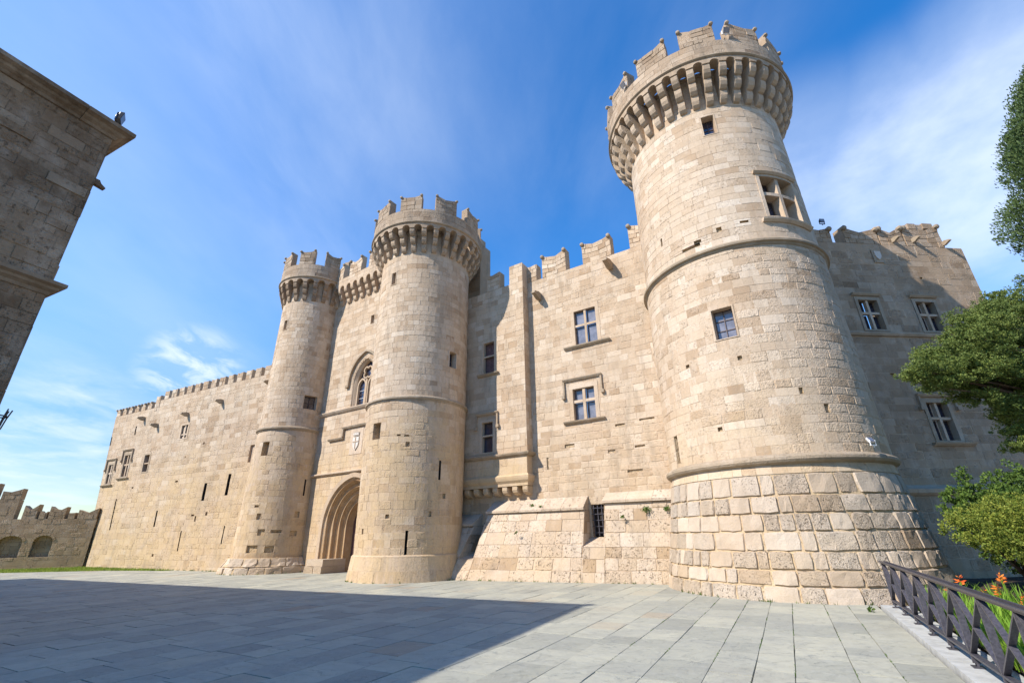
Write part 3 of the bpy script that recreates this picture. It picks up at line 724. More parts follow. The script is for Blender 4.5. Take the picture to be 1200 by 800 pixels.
# ------------------------------------------------------------------ GATE WALL between the two towers
SG = Plane((-8.7, 24.6), -34)
GW = thing('gate_wall', 'gate wall with pointed portal and traceried window between the two slimmer towers', 'wall', (-8.7, 24.6, 0))
GC = .62
def arch_x(hw, spring, rise, n=14):
    """pointed arch outline from left foot over the apex to the right foot: list of (x, z)"""
    r_ = (hw * hw + rise * rise) / (2 * hw); r_ = max(r_, hw); cx = r_ - hw      # centre of the left arc lies right of the axis
    a1 = math.asin(min(1, rise / r_)); L = [(-(r_ * math.cos(t)) + cx, spring + r_ * math.sin(t)) for t in np.linspace(0, a1, n)]
    return L + [(-x, z) for x, z in L[::-1][1:]]
def arch_holes(c, hw, z0, spring, rise, n=10):
    pts = arch_x(hw, spring, rise, 24); out = [(c - hw, c + hw, z0, spring)]
    zs = np.linspace(spring, spring + rise, n + 1)
    for a, b in zip(zs[:-1], zs[1:]):
        xs = [abs(x) for x, z in pts if z <= b + 1e-6]; w = np.interp(b, [z for x, z in pts[:24]], [abs(x) for x, z in pts[:24]])
        if w > .02: out.append((c - w, c + w, a, b))
    return out
def arch_band(mb, S, c, hw0, hw1, z0, spring, rise0, rise1, d0, d1, dback, feet=True, tone=.5, joint=0):
    """solid band between two pointed arches (inner hw0, outer hw1), front at d0..d1, back at dback"""
    A = arch_x(hw0, spring, rise0); B = arch_x(hw1, spring, rise1)
    if feet: A = [(-hw0, z0)] + A + [(hw0, z0)]; B = [(-hw1, z0)] + B + [(hw1, z0)]
    n = len(A); V = []
    for P, d in ((A, d0), (B, d1), (B, dback), (A, dback)): V += [S(c + x, z, d) for x, z in P]
    for i in range(n - 1):
        sub = [V[k * n + i + o] for k in range(4) for o in (0, 1)]
        mb.add(sub, [(0, 1, 3, 2), (2, 3, 5, 4), (6, 7, 1, 0), (4, 5, 7, 6)], tone + (random.uniform(-.25, .25) if joint else 0))
hl = arch_holes(GC, 2.2, -.1, 2.1, 2.4, 22) + arch_holes(GC - .06, .95, 8.22, 9.65, 1.35, 16) + [(.5, .82, 13.05, 13.65), (-.05, .95, 5.6, 6.95)]
masonry(GW, SG, -4.2, 5.2, -.05, 16.6, hl, (.27, .35), (.38, .75), mat=M['tower'], mortar=M['mortar'])
# portal: stepped orders
pt = MB(); arch_band(pt, SG, GC, 2.14, 2.34, 0, 2.1, 2.34, 2.56, .03, .06, -.14); portal = pt.build('portal', M['trim'], GW)
ords = [(2.16, 2.0, -.02, -.12), (2.0, 1.9, -.12, -.30), (1.9, 1.72, -.30, -.34), (1.72, 1.62, -.34, -.52), (1.62, 1.46, -.52, -.56), (1.46, 1.36, -.56, -.74), (1.36, 1.22, -.74, -.78), (1.22, 1.15, -.78, -1.25)]
for i, (o, n_, d1, d0) in enumerate(ords):
    mb = MB(); rz = lambda h: h * 1.09; arch_band(mb, SG, GC, n_, o, .0, 2.1, rz(n_), rz(o), d0, d1, d0 - .1, tone=.35, joint=1); mb.build('arch_order', M['portal'], portal)
    mb = MB(); P_ = [(-n_, .6)] + arch_x(n_, 2.1, rz(n_)) + [(n_, .6)]
    for (x0, z0), (x1, z1) in zip(P_[:-1], P_[1:]):      # roll on each order
        q = []
        for x, z in ((x0, z0), (x1, z1)):
            for k in range(6): a = 2 * math.pi * k / 6; q.append(SG(GC + x * (1 - .03 * math.cos(a)), z * (1 - .0 * math.cos(a)), d0 + .045 * math.sin(a)))
        mb.add(q, [(k, (k + 1) % 6, 6 + (k + 1) % 6, 6 + k) for k in range(6)], .5)
    mb.build('roll_moulding', M['portal'], portal)
mb = MB(); A = [(-1.16, 0)] + arch_x(1.16, 2.1, 1.26) + [(1.16, 0)]
mb.add([SG(GC + x, z, -1.22) for x, z in A], [tuple(range(len(A)))]); door = mb.build('door', M['door'], GW)
for i in range(9):
    x = -1.04 + i * .26; mb = MB(); top = 2.1 + 1.26 * math.sqrt(max(0.02, 1 - (abs(x) / 1.2) ** 1.7)) - .04; boxS(mb, SG, GC + x - .11, GC + x + .11, .05, top, -1.21, -1.17); mb.build('door_plank', M['door'], door)
for s_ in (-1, 1):
    mb = MB(); x = GC + s_ * 1.72
    boxS(mb, SG, x - .75, x - .02, -.05, .3, -.9, .5, tone=.2); boxS(mb, SG, x + .0, x + .62, -.05, .31, -.9, .48, tone=.5); boxS(mb, SG, x - .72, x + .6, .314, .62, -.9, .42, tone=.7)
    mb.build('bench_block', M['rustic'], portal)
mb = MB(); sweep(mb, SG, -3.2, 4.0, [(-.04, 4.66), (.06, 4.66), (.13, 4.72), (.13, 4.78), (-.04, 4.84)], 1, True); mb.build('drip_moulding', M['trim'], GW)
mb = MB(); sweep(mb, SG, -3.2, 4.0, [(-.04, 8.03), (.06, 8.03), (.12, 8.10), (.16, 8.16), (.16, 8.2), (-.04, 8.26)], 1, True); mb.build('string_course', M['trim'], GW)
mb = MB(); pr = lambda z: [(-.04, z), (.1, z), (.15, z + .08), (.15, z + .11), (-.04, z + .13)]
sweep(mb, SG, -1.9, -.62, pr(6.5), 1, True); sweep(mb, SG, -.74, 1.98, pr(7.04), 1, True); sweep(mb, SG, 1.86, 3.2, pr(6.5), 1, True)
boxS(mb, SG, -.74, -.62, 6.632, 7.038, -.04, .13); boxS(mb, SG, 1.86, 1.98, 6.632, 7.038, -.04, .13)
mb.build('label_mould', M['trim_dark'], GW)
# coat of arms: marble panel, shield with a cross, crown above
mb = MB(); boxS(mb, SG, -.05, .95, 5.6, 6.95, -.08, .012); pan = mb.build('arms_panel', M['trim'], GW)
def poly_relief(S, pts, c, z, d0, d1, mat, name, parent):
    mb = MB(); n = len(pts); V = [S(c + x, z + y, d0) for x, y in pts] + [S(c + x, z + y, d1) for x, y in pts]
    mb.add(V, [tuple(range(n, 2 * n))] + [(i, (i + 1) % n, n + (i + 1) % n, n + i) for i in range(n)], .9, 0); return mb.build(name, mat, parent)
sh = [(x * .8, y * .8) for x, y in [(-.30, .36), (.30, .36), (.30, -.02), (.26, -.2), (.15, -.36), (0, -.5), (-.15, -.36), (-.26, -.2), (-.30, -.02)]]
poly_relief(SG, sh, .45, 6.2, .0, .06, M['marble'], 'shield', pan)
for x0, x1, y0, y1 in ((-.02, .02, -.32, .27), (-.22, -.022, .02, .06), (.022, .22, .02, .06)):
    mb = MB(); boxS(mb, SG, .45 + x0, .45 + x1, 6.2 + y0, 6.2 + y1, .055, .085); mb.build('shield_cross', M['trim'], pan)
cr = [(x * .75, y * .8 - .06) for x, y in [(-.26, 0), (.26, 0), (.32, .24), (.18, .12), (.12, .28), (.0, .13), (-.12, .28), (-.18, .12), (-.32, .24)]]
poly_relief(SG, cr, .45, 6.6, .0, .07, M['marble'], 'crown_relief', pan)
mb = MB(); boxS(mb, SG, .27, .63, 6.57, 6.60, .07, .085); mb.build('crown_band', M['trim_dark'], pan)
# traceried window
gcx = GC - .06
mb = MB(); arch_band(mb, SG, gcx, .95, 1.3, 8.26, 9.65, 1.35, 1.72, .02, .02, -.1, False); 
mb2 = MB(); arch_band(mb2, SG, gcx, 1.26, 1.38, 9.5, 9.65, 1.68, 1.8, .14, .14, -.05)
gw_ = MB(); arch_band(gw_, SG, gcx, .88, 1.0, 8.26, 9.65, 1.28, 1.4, -.08, .015, -.3, joint=1); arch_band(gw_, SG, gcx, .80, .88, 8.26, 9.65, 1.2, 1.28, -.16, -.08, -.35, joint=1)
gw = gw_.build('gothic_window', M['trim'], GW)
mb2.build('hood_mould', M['trim_dark'], gw)
mb = MB(); boxS(mb, SG, gcx - 1.52, gcx - 1.28, 9.42, 9.54, -.05, .14); boxS(mb, SG, gcx + 1.28, gcx + 1.52, 9.42, 9.54, -.05, .14); mb.build('label_stop', M['trim_dark'], gw)
mb = MB(); A = [(-.83, 8.26)] + arch_x(.83, 9.65, 1.22) + [(.83, 8.26)]; mb.add([SG(gcx + x, z, -.32) for x, z in A], [tuple(range(len(A)))]); mb.build('pane', M['glass'], gw)
mb = MB(); boxS(mb, SG, gcx - .06, gcx + .06, 8.26, 9.75, -.31, -.14); mb.build('mullion', M['trim'], gw)
for s_ in (-1, 1):
    mb = MB(); arch_band(mb, SG, gcx + s_ * .43, .28, .37, 8.26, 9.4, .38, .48, -.17, -.17, -.31); mb.build('tracery_arch', M['trim'], gw)
    for k in range(5):
        mb = MB(); z = 8.5 + k * .22; boxS(mb, SG, gcx + s_ * .43 - .28, gcx + s_ * .43 + .28, z, z + .018, -.315, -.29); mb.build('glazing_bar', M['white'] if k % 2 else M['sash'], gw)
for k in range(4):      # quatrefoil eye
    a0 = math.pi / 4 + k * math.pi / 2; cx, cz = gcx + .19 * math.cos(a0), 10.16 + .19 * math.sin(a0); mb = MB(); q = []
    for t in np.linspace(a0 - 1.9, a0 + 1.9, 10):
        q.append([SG(cx + r_ * math.cos(t), cz + r_ * math.sin(t), d) for r_, d in ((.15, -.16), (.23, -.16), (.23, -.31), (.15, -.31))])
    V = np.array(q).reshape(-1, 3); mb.add(V, [(i * 4 + j, (i + 1) * 4 + j, (i + 1) * 4 + (j + 1) % 4, i * 4 + (j + 1) % 4) for i in range(9) for j in range(4)]); mb.build('tracery_foil', M['trim'], gw)
window(GW, SG, .52, .8, 13.08, 13.62, .03, .25)
# crown of the gate wall
cm = prism_mesh(corbel_profile(.5, 1.0), .26, 'corbel', M['trim']); sp = .62
for i in range(13):
    u = -3.6 + i * sp
    w_ = SG(u, 15.1, 0); place(cm, 'corbel', GW, w_, SG.yaw(u))
    if i < 12:
        mb = MB(); A = [(-.18 * math.cos(t), .17 * math.sin(t)) for t in np.linspace(0, math.pi, 9)]; A = [(-.31, 0)] + A + [(.31, 0)]
        for (x0, z0), (x1, z1) in zip(A[:-1], A[1:]):
            um = u + sp / 2; mb.add([SG(um + x0, 16.1 + z0, .5), SG(um + x1, 16.1 + z1, .5), SG(um + x1, 16.32, .5), SG(um + x0, 16.32, .5), SG(um + x0, 16.1 + z0, .15), SG(um + x1, 16.1 + z1, .15)], [(0, 1, 2, 3), (4, 5, 1, 0)], .5)
        mb.build('machicolation_arch', M['trim'], GW)
SGp = Plane(SG.P + SG.n * .5, -34)
mb = MB(); boxS(mb, SGp, -3.9, 4.2, 16.32, 16.78, -.35, -.03); mb.build('parapet_core', M['upper'], GW)
masonry(GW, SGp, -3.9, 4.2, 16.32, 16.8, (), (.23, .25), (.4, .7), mat=M['upper'], core=False, name='parapet_stone', limit=40)
for a, b in ((-3.2, -2.1), (-1.5, -.35), (.35, 1.4), (2.0, 3.1)): merlon(GW, SGp, a, b, 16.8, 1.1, .35, .28)

# ------------------------------------------------------------------ CURTAIN WALL between middle tower and big tower
SCu = Plane((-2.3, 22.4), -33)
CW = thing('curtain_wall', 'tall pale curtain wall with two cross windows between middle tower and largest tower', 'wall', (2, 19.6, 0))
holes = [window(CW, SCu, 6.16, 7.22, 9.36, 11.02, .16, .16, 2, .56, (0, 0), mull=.10, sill=(5.6, 7.78, 9.32), pane='pale_glass', proud=.012, frame_top=.24),
         window(CW, SCu, 5.84, 6.84, 5.98, 7.36, .17, .20, 2, .6, (0, 0), mull=.12, sill=(5.37, 7.23, 5.97), hood=(5.42, 7.24, 7.84), drop=.72, pane='pale_glass', frame_top=.2)]
for a, b, c, d in ((5.3, 5.75, 4.9, 5.05), (7.6, 8.0, 5.5, 5.6), (8.3, 8.7, 4.6, 4.68), (4.4, 4.5, 4.1, 4.6), (7.9, 8.5, 3.7, 3.8), (8.6, 9.2, 5.6, 5.68), (7.2, 7.5, 4.5, 4.62)): holes.append(pocket(CW, SCu, a, b, c, d, .06))
grille_hole = slit(CW, SCu, 6.28, 6.95, 1.45, 2.62, .33, 'batter', 'niche')
def cwtone(u, v, t, a):
    if v < 5.6 and u > 4: a = min(1, a + .5)
    return t, a
masonry(CW, SCu, -1.2, 10.6, -.1, 13.35, holes + [grille_hole], (.22, .32), (.3, .66), mat=M['upper'], tonefun=cwtone, wear=.3)
mb = MB(); boxS(mb, SCu, -1.2, 10.6, 12.6, 13.33, -.6, -.04); mb.build('parapet_core', M['upper'], CW)
for a, b, t, dip in ((4.62, 5.95, 14.62, .22), (6.83, 8.27, 14.5, .2), (9.15, 10.5, 14.6, .2)): merlon(CW, SCu, a, b, 13.35, t - 13.35, .45, dip, hs=.15)
o = merlon(CW, SCu, 3.62, 4.3, 13.35, .95, .45, .05, horns=False)
gm_prof = [(-.3, 0), (-.3, .3), (.25, .34), (.62, .22), (.66, .1), (.5, .06), (.2, -.06)]
def gargoyle(T, S, u, v, k=1.0, mat='horn', dz=0):
    me = prism_mesh([(a * k, b * k) for a, b in gm_prof], .2 * k, 'waterspout', M[mat]); place(me, 'waterspout', T, S(u, v, 0), S.yaw(u))
gargoyle(CW, SCu, 8.16, 12.62, 1.1); gargoyle(CW, SCu, 4.42, 12.2, 1.0)
# window with an iron grille in the niche of the batter
mb = MB(); boxS(mb, SCu, 6.28, 6.95, 1.45, 2.62, -.32, -.28); nw = mb.build('grille_window', M['void'], CW)
def grille(S, u0, u1, v0, v1, d, nu, nv, parent):
    for i in range(nu):
        x = u0 + (u1 - u0) * (i + .5) / nu; mb = MB(); boxS(mb, S, x - .014, x + .014, v0, v1, d - .014, d + .014); mb.build('grille_bar', M['iron'], parent)
    for j in range(nv):
        y = v0 + (v1 - v0) * (j + .5) / nv; mb = MB(); boxS(mb, S, u0, u1, y - .012, y + .012, d + .015, d + .035); mb.build('grille_bar', M['iron'], parent)
grille(SCu, 6.28, 6.95, 1.5, 2.6, -.05, 4, 5, nw)
# the battered foot in front of the curtain wall: three masses with capped tops
BT = thing('battered_wall_foot', 'sloping stone wall foot with capped ledge between middle tower and largest tower', 'wall foot', (1.5, 18.5, 0))
bd = lambda u: 2.38 - .2 * np.asarray(u)       # reach of the foot at ground level
td = lambda u: .66 - .036 * np.asarray(u)
def batter(u0, u1, ztop, zcap, zref=None, capside=True, z0=-.05, name='batter_stone'):
    zr_ = zref or ztop
    df = lambda u, v: td(u) + (bd(u) - td(u)) * (1 - np.clip(v, 0, zr_) / zr_)
    S = Plane(SCu.P, -33, dfun=df)
    masonry(BT, S, u0, u1, z0, ztop, (), (.36, .46), (.42, .85), mat=M['batter'], name=name, wear=.6, limit=150, core=True, back=.02, gap=.006, jit=.006)
    # cheeks
    for ue, s_ in ((u0, -1), (u1, 1)):
        mb = MB(); rows = 6
        for r_ in range(rows):
            va, vb = z0 + (ztop - z0) * r_ / rows + .004, z0 + (ztop - z0) * (r_ + 1) / rows - .004
            wa = df(ue, va); wb = df(ue, vb); k = 3 if wa > 1.2 else 2; cut = [0] + sorted(random.uniform(.2, .8) for _ in range(k - 1)) + [1]
            for c0, c1 in zip(cut[:-1], cut[1:]):
                q = [(c0 * wa + .004, va), (c1 * wa - .004, va), (c1 * wb - .004, vb), (c0 * wb + .004, vb)]
                V = [SCu(ue - s_ * .03, v, d) for d, v in q] + [SCu(ue + s_ * random.uniform(-.004, .006), v, d) for d, v in q]
                mb.add(V, [(4, 5, 6, 7), (0, 1, 5, 4), (1, 2, 6, 5), (2, 3, 7, 6), (3, 0, 4, 7)])
        mb.build('cheek_stone_courses', M['batter'], BT)
    # sloping cap slabs
    u = u0 - (.04 if capside else 0)
    while u < u1 - .01:
        w = min(random.uniform(.6, 1.1), u1 - u); 
        if u1 - u - w < .25: w = u1 - u
        mb = MB(); S0 = SCu; us = (u + .004, u + w - .004); dt = [float(df(x, ztop)) for x in us]
        V = []
        for x, t_ in zip(us, dt):
            V += [SCu(x, ztop + .005, -.02), SCu(x, ztop + .005, t_ + (0 if zref else .10)), SCu(x, ztop + (.012 if zref else .09), t_ + (0 if zref else .11)), SCu(x, zcap, .02), SCu(x, zcap, -.02)]
        mb.add(V, [(0, 5, 6, 1), (1, 6, 7, 2), (2, 7, 8, 3), (0, 1, 2, 3, 4), (5, 9, 8, 7, 6)], random.uniform(.4, 1)); mb.build('cap_slab', M['batter'], BT); u += w
batter(1.75, 6.2, 2.42, 2.95)
batter(7.0, 10.6, 2.62, 3.02)
batter(6.205, 6.995, 1.12, 1.44, 2.52, name='niche_sill_stone')
batter(-.9, 1.02, 1.95, 2.45, name='small_batter_stone')
# low front steps of the foot
SLow = Plane(SCu.P, -33, dfun=lambda u, v: bd(u) + .10 - .55 * np.clip(v, 0, 1) )
mb = MB(); boxS(mb, SCu, 1.04, 1.73, .9, 1.9, -.33, -.3); nw2 = mb.build('grille_window', M['void'], BT); grille(SCu, 1.08, 1.70, 1.0, 2.1, .06, 3, 4, nw2)
batter(1.025, 1.745, .7, .95, 2.2, name='niche_sill_stone')

# projecting bay on corbels left of the curtain wall
BY = thing('projecting_wall_bay', 'projecting wall bay with two narrow windows, carried on round stone brackets beside middle tower', 'wall bay', (-.7, 21, 0))
BD = .48; SBy = Plane(SCu.P + SCu.n * BD, -33)
holes = [window(BY, SBy, 1.36, 2.0, 8.82, 10.42, .12, .2, 1, .55, (0, 0), mull=.06, sill=(1.05, 2.28, 8.78), pane='door'),
         window(BY, SBy, 1.30, 1.92, 5.04, 6.42, .13, .22, 1, .55, (0, 0), mull=.07, hood=(.98, 2.24, 6.86), drop=.62)]
masonry(BY, SBy, .0, 3.74, 4.86, 13.3, holes, (.22, .32), (.3, .62), mat=M['upper'])
masonry(BY, SBy, 2.95, 3.74, 13.3, 14.35, (), (.26, .3), (.36, .5), mat=M['upper'], name='pier_stone', limit=20)
SByR = Plane(SBy(3.74, 0, 0)[:2], 57)      # right cheek of the bay
masonry(BY, SByR, 0, BD + .02, 4.86, 13.3, (), (.26, .34), (.3, .5), mat=M['upper'], name='cheek_stone', limit=60)
mb = MB(); boxS(mb, SBy, 2.97, 3.72, 13.3, 14.35, -.75, -.03); boxS(mb, SBy, -.0, 3.7, 12.9, 13.29, -1.0, -.031); mb.build('parapet_core', M['upper'], BY)
merlon(BY, SBy, 1.55, 2.35, 13.3, 1.0, .45, .12, horns=False)
def path_sweep(mb, S, u1, ret, prof):
    """moulding along the front, mitred round the right corner and back to the wall"""
    pts = [(-.3, 0), (u1, 0), (u1, -ret)]; V = []
    for k, (u, d) in enumerate(pts):
        for o, z in prof:
            if k == 0: V.append(S(u, z, o))
            elif k == 1: V.append(S(u + o, z, o))
            else: V.append(S(u + o, z, d))
    n = len(prof); mb.add(V, [(k * n + i, (k + 1) * n + i, (k + 1) * n + (i + 1) % n, k * n + (i + 1) % n) for k in range(2) for i in range(n)])
mb = MB(); path_sweep(mb, SBy, 3.74, BD, [(-.1, 4.72), (.05, 4.72), (.12, 4.78), (.15, 4.84), (.15, 4.88), (-.1, 4.92)]); mb.build('cornice', M['trim_dark'], BY)
masonry(BY, SBy, -.3, 3.72, 3.98, 4.72, (), (.36, .38), (.6, 1.0), mat=M['tower'], name='apron_stone', limit=30)
mb = MB(); path_sweep(mb, SBy, 3.72, BD, [(-.10, 3.5), (-.12, 3.54), (-.04, 3.6), (.05, 3.72), (.08, 3.82), (.09, 3.9), (.03, 3.98), (-.2, 3.98)]); mb.build('roll_moulding', M['tower'], BY)
mb = MB(); boxS(mb, SBy, -.3, 3.70, 3.5, 4.72, -BD, -.032); mb.build('apron_core', M['tower'], BY)
br = prism_mesh([(-.1, 0), (.12, 0), (.25, .03), (.37, .1), (.42, .2), (.42, .35), (-.1, .35)], .26, 'bracket', M['tower'])
for i in range(7): place(br, 'bracket', BY, SCu(.42 + i * .52, 3.14, 0), SCu.yaw(0))

# narrow pier behind the middle tower's crown
PR = thing('square_pier', 'narrow square stone pier rising behind right side of middle tower crown', 'pier', (-1.4, 22.4, 0))
SPr = Plane(SCu.P - SCu.n * .6 - SCu.u * 1.3, -33); 
masonry(PR, SPr, .55, 1.55, 12.6, 17.5, (), (.26, .34), (.35, .6), mat=M['keep'])
mb = MB(); boxS(mb, SPr, .56, 1.54, 12.6, 17.5, -1.0, -.035); mb.build('pier_core', M['upper'], PR)
merlon(PR, SPr, .55, 1.55, 17.5, .35, .5, .3, horns=False)

# ------------------------------------------------------------------ KEEP WALL on the right
SK = Plane2((9.0, 16.3), 6, 1.1)
KW = thing('keep_wall', 'brown shaded wall with cross windows and a ruined top right of largest tower', 'wall', (16, 17, 0))
kw = [dict(u0=5.28, u1=6.14, v0=8.95, v1=10.28), dict(u0=7.88, u1=8.74, v0=8.95, v1=10.28)]
holes = [window(KW, SK, **k, frame=.13, depth=.24, nx=2, tr=.56, mull=.1, fmat='trim_dark', proud=.03, pane='glass', hood=(k['u0'] - .2, k['u1'] + .2, k['v1'] + .3), drop=0) for k in kw]
holes.append(window(KW, SK, 6.62, 7.5, 4.52, 5.95, .14, .24, 2, .58, (0, 0), mull=.1, fmat='trim_dark', proud=.03, sill=(6.3, 7.98, 4.44), hood=(6.34, 7.86, 6.28), drop=.5))
mb = MB(); sweep(mb, SK, 4.2, 9.2, [(-.04, 8.66), (.07, 8.66), (.12, 8.74), (.12, 8.8), (-.04, 8.84)], 1, True); mb.build('string_course', M['trim_dark'], KW)
holes.append((4.2, 9.2, 8.66, 8.8))
for a, b, c, d in ((8.6, 8.75, 11.4, 11.5), (9.2, 9.6, 2.95, 3.15), (5.6, 5.8, 7.0, 7.1), (8.2, 8.5, 6.9, 7.0)): holes.append(pocket(KW, SK, a, b, c, d))
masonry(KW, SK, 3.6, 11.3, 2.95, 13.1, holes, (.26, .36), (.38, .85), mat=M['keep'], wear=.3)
SKe = Plane(SK(11.3, 0, 0)[:2], 96); masonry(KW, SKe, 0, 6, 0, 14.2, (), (.3, .36), (.4, .8), mat=M['keep'], name='return_stone', limit=10)
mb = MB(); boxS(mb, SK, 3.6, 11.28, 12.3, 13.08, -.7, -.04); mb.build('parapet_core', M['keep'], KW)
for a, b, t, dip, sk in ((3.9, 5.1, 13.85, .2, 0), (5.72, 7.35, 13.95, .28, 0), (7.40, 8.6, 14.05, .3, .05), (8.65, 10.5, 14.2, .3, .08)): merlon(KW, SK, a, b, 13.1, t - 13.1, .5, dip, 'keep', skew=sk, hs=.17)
# ragged ruined masonry on top
SK2 = Plane2((9.0, 16.3), 6, 1.1, .9); mb = MB()
u = 7.6
while u < 11.2:
    w = random.uniform(.3, .6); top = np.interp(u, [7.6, 8.5, 9.6, 10.3, 10.9, 11.3], [14.0, 14.3, 14.3, 14.9, 15.0, 14.0]) + random.uniform(-.12, .12); z = 12.6
    while z < top: 
        h = random.uniform(.25, .35); d = random.uniform(-.04, .04); boxS(mb, SK2, u + .005, u + w - .005, z + .004, z + h - .004, -.9, d); z += h
    u += w
mb.build('ruined_stone_courses', M['keep'], KW, kind='stuff')
mb = MB(); boxS(mb, SK, 6.72, 7.16, 12.14, 12.78, -.02, .05); pn = mb.build('shield_panel', M['trim_dark'], KW)
poly_relief(SK, [(x * .6, y * .62) for x, y in sh], 6.94, 12.5, .05, .09, M['marble'], 'shield', pn)
for uu, vv in ((8.0, 13.25), (9.0, 13.3), (10.45, 13.2)): gargoyle(KW, SK, uu, vv, .6)
# foot of the keep wall under its ledge
KF = thing('keep_wall_foot', 'dark shaded stone footing under the ledge behind the shrubs', 'wall foot', (16, 16.5, 0))
SKf = Plane2((9.0, 16.3), 6, 1.1, -.35)
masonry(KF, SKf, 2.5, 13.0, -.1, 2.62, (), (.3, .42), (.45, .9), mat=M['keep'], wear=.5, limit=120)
mb = MB(); sweep(mb, SKf, 2.5, 13.1, [(-.4, 2.55), (.05, 2.6), (.14, 2.68), (.16, 2.8), (-.36, 2.98)], 1, True, joint=1.1); mb.build('ledge', M['trim'], KF)

# ------------------------------------------------------------------ LONG LEFT WALL
SL = Plane((-14.5, 26.7), -27, ufun=lambda u, v: u * (1 + .011 * (v - 5)))
LW = thing('long_wall', 'long battlemented wall running away left of the left round tower', 'wall', (-22, 30.5, 0))
holes = []
for uc, vc, wd, ht in ((-16.62, 6.1, .85, 1.35), (-14.62, 6.55, 1.0, 1.5)):
    holes.append(window(LW, SL, uc - wd / 2 + .15, uc + wd / 2 - .15, vc - ht / 2, vc + ht / 2, .16, .3, 2, .55, (0, 0), mull=.11, sill=(uc - .72, uc + .72, vc - ht / 2 - .1), hood=(uc - .66, uc + .66, vc + ht / 2 + .42), drop=.75, fmat='trim_dark'))
holes.append(window(LW, SL, -12.35, -11.75, 5.95, 7.1, .12, .3, 1, .5, (0, 0), fmat='trim_dark'))
ow = window(LW, SL, -8.6, -7.9, 7.85, 8.75, .12, .1, 2, .3, (0, 0), pane='trim', mull=.1, label='small pale blind window in the long left wall'); holes.append(ow)
for u, v0_, v1_, w in ((-17.5, 8.3, 8.95, .14), (-14.35, 8.75, 9.4, .14), (-14.9, 2.3, 4.3, .13), (-9.45, 2.4, 3.35, .15), (-6.3, 1.0, 2.1, .1), (-4.75, 3.75, 4.75, .26), (-2.55, 3.95, 5.15, .26), (-2.1, 1.35, 2.3, .09), (-17.0, .9, 2.0, .12), (-17.1, -.0, .7, .12)):
    holes.append(slit(LW, SL, u - w / 2, u + w / 2, v0_, v1_))
holes.append(slit(LW, SL, -1.15, -.65, 5.7, 6.7, .12, 'trim', 'niche'))
for a, b, c, d in ((-7.6, -7.5, 6.5, 6.6), (-5.9, -5.75, 7.2, 7.35), (-5.2, -5.05, 2.6, 2.9), (-5.6, -5.3, 2.9, 3.0), (-13.2, -13.0, 4.9, 5.0), (-8.1, -7.8, 5.0, 5.1), (-4.2, -4.0, 2.9, 3.1), (-9, -8.8, .7, .85)): holes.append(pocket(LW, SL, a, b, c, d))
masonry(LW, SL, -17.55, .6, -.1, 10.3, holes, (.26, .38), (.4, .85), mat=M['left'], wear=.35)
masonry(LW, SL, -17.55, -12.45, 10.3, 10.55, (), (.24, .26), (.4, .8), mat=M['left'], name='upper_stone', limit=40)
masonry(LW, SL, -11.9, .6, 10.3, 11.05, (), (.24, .26), (.4, .8), mat=M['left'], name='upper_stone', limit=60)
mb = MB(); boxS(mb, SL, -17.5, -12.45, 9.8, 10.53, -.6, -.035); boxS(mb, SL, -11.9, .6, 9.8, 11.03, -.6, -.036); mb.build('parapet_core', M['left'], LW)
u = -17.5
while u < -13.2: merlon(LW, SL, u, u + .52, 10.55, .55, .4, .1, 'left', horns=True, nu=1, hs=.12); u += .82
merlon(LW, SL, -12.5, -11.95, 10.3, 1.15, .6, .08, 'left', horns=False)
masonry(LW, SL, -12.45, -11.9, 10.3, 10.5, (), (.2, .22), (.3, .4), mat=M['left'], name='upper_stone', limit=2)
u = -11.5; zt = 10.3
while u < .3: merlon(LW, SL, u, u + .55, 11.05 , .62, .4, .1, 'left', horns=False, nu=1); u += .86
for uu, vv in ((-4.75, 9.75), (-8.2, 9.35), (-11.6, 9.0), (-13.5, 9.75), (-.4, 10.3)): gargoyle(LW, SL, uu, vv, .75)
mb = MB(); e0 = SL(-17.55, 0, 0); 
V = [SL(-17.55, v, d) for v in (-.1, 10.5) for d in (0, -6)]; mb.add(V, [(0, 1, 3, 2)]); mb.build('end_face', M['left'], LW)

# ------------------------------------------------------------------ GARDEN WALL far left
e = SL(-17.2, 0, .15)[:2]
SGa = Plane(e, 20); 
GA = thing('garden_wall', 'low brown battlemented wall with two blind arches at far left behind the lawn', 'wall', (e[0] - 3, e[1] - 2, 0))
def segarch(c, hw, z0, sp_, rise, n=5):
    out = [(c - hw, c + hw, z0, sp_)]
    for i in range(n):
        a, b = sp_ + rise * i / n, sp_ + rise * (i + 1) / n; w = hw * math.sqrt(max(0, 1 - ((i + .5) / n) ** 2)); out.append((c - w, c + w, a, b))
    return out
hl = []
for c, hw in ((-2.55, .52), (-4.25, .62)):
    hl += segarch(c, hw, .72, 1.65, .38)
    mb = MB(); boxS(mb, SGa, c - hw, c + hw, .7, 2.06, -.34, -.3); n_ = mb.build('blind_arch', M['garden'], GA)
    SR = Plane(SGa.P - SGa.n * .27, 20); 
    mb = MB(); masonry(GA, SR, c - hw, c + hw, .72, 2.05, (), (.2, .26), (.3, .5), mat=M['garden'], merge=mb, limit=0, core=False); mb.build('infill_stone_courses', M['garden'], n_)
    mb = MB()
    for k in range(9):
        t0, t1 = math.pi * k / 9 + .02, math.pi * (k + 1) / 9 - .02
        V = [SGa(c - r_ * hw * math.cos(t), 1.65 + .38 * math.sin(t) * 1.0 + (r_ - 1) * .38 * 1.2, d) for d in (-.3, .02) for r_, t in ((1.0, t0), (1.0, t1), (1.22, t1), (1.22, t0))]
        mb.add(V, [(4, 5, 6, 7), (0, 1, 5, 4), (1, 2, 6, 5), (2, 3, 7, 6), (3, 0, 4, 7)])
    mb.build('arch_ring', M['garden'], n_)
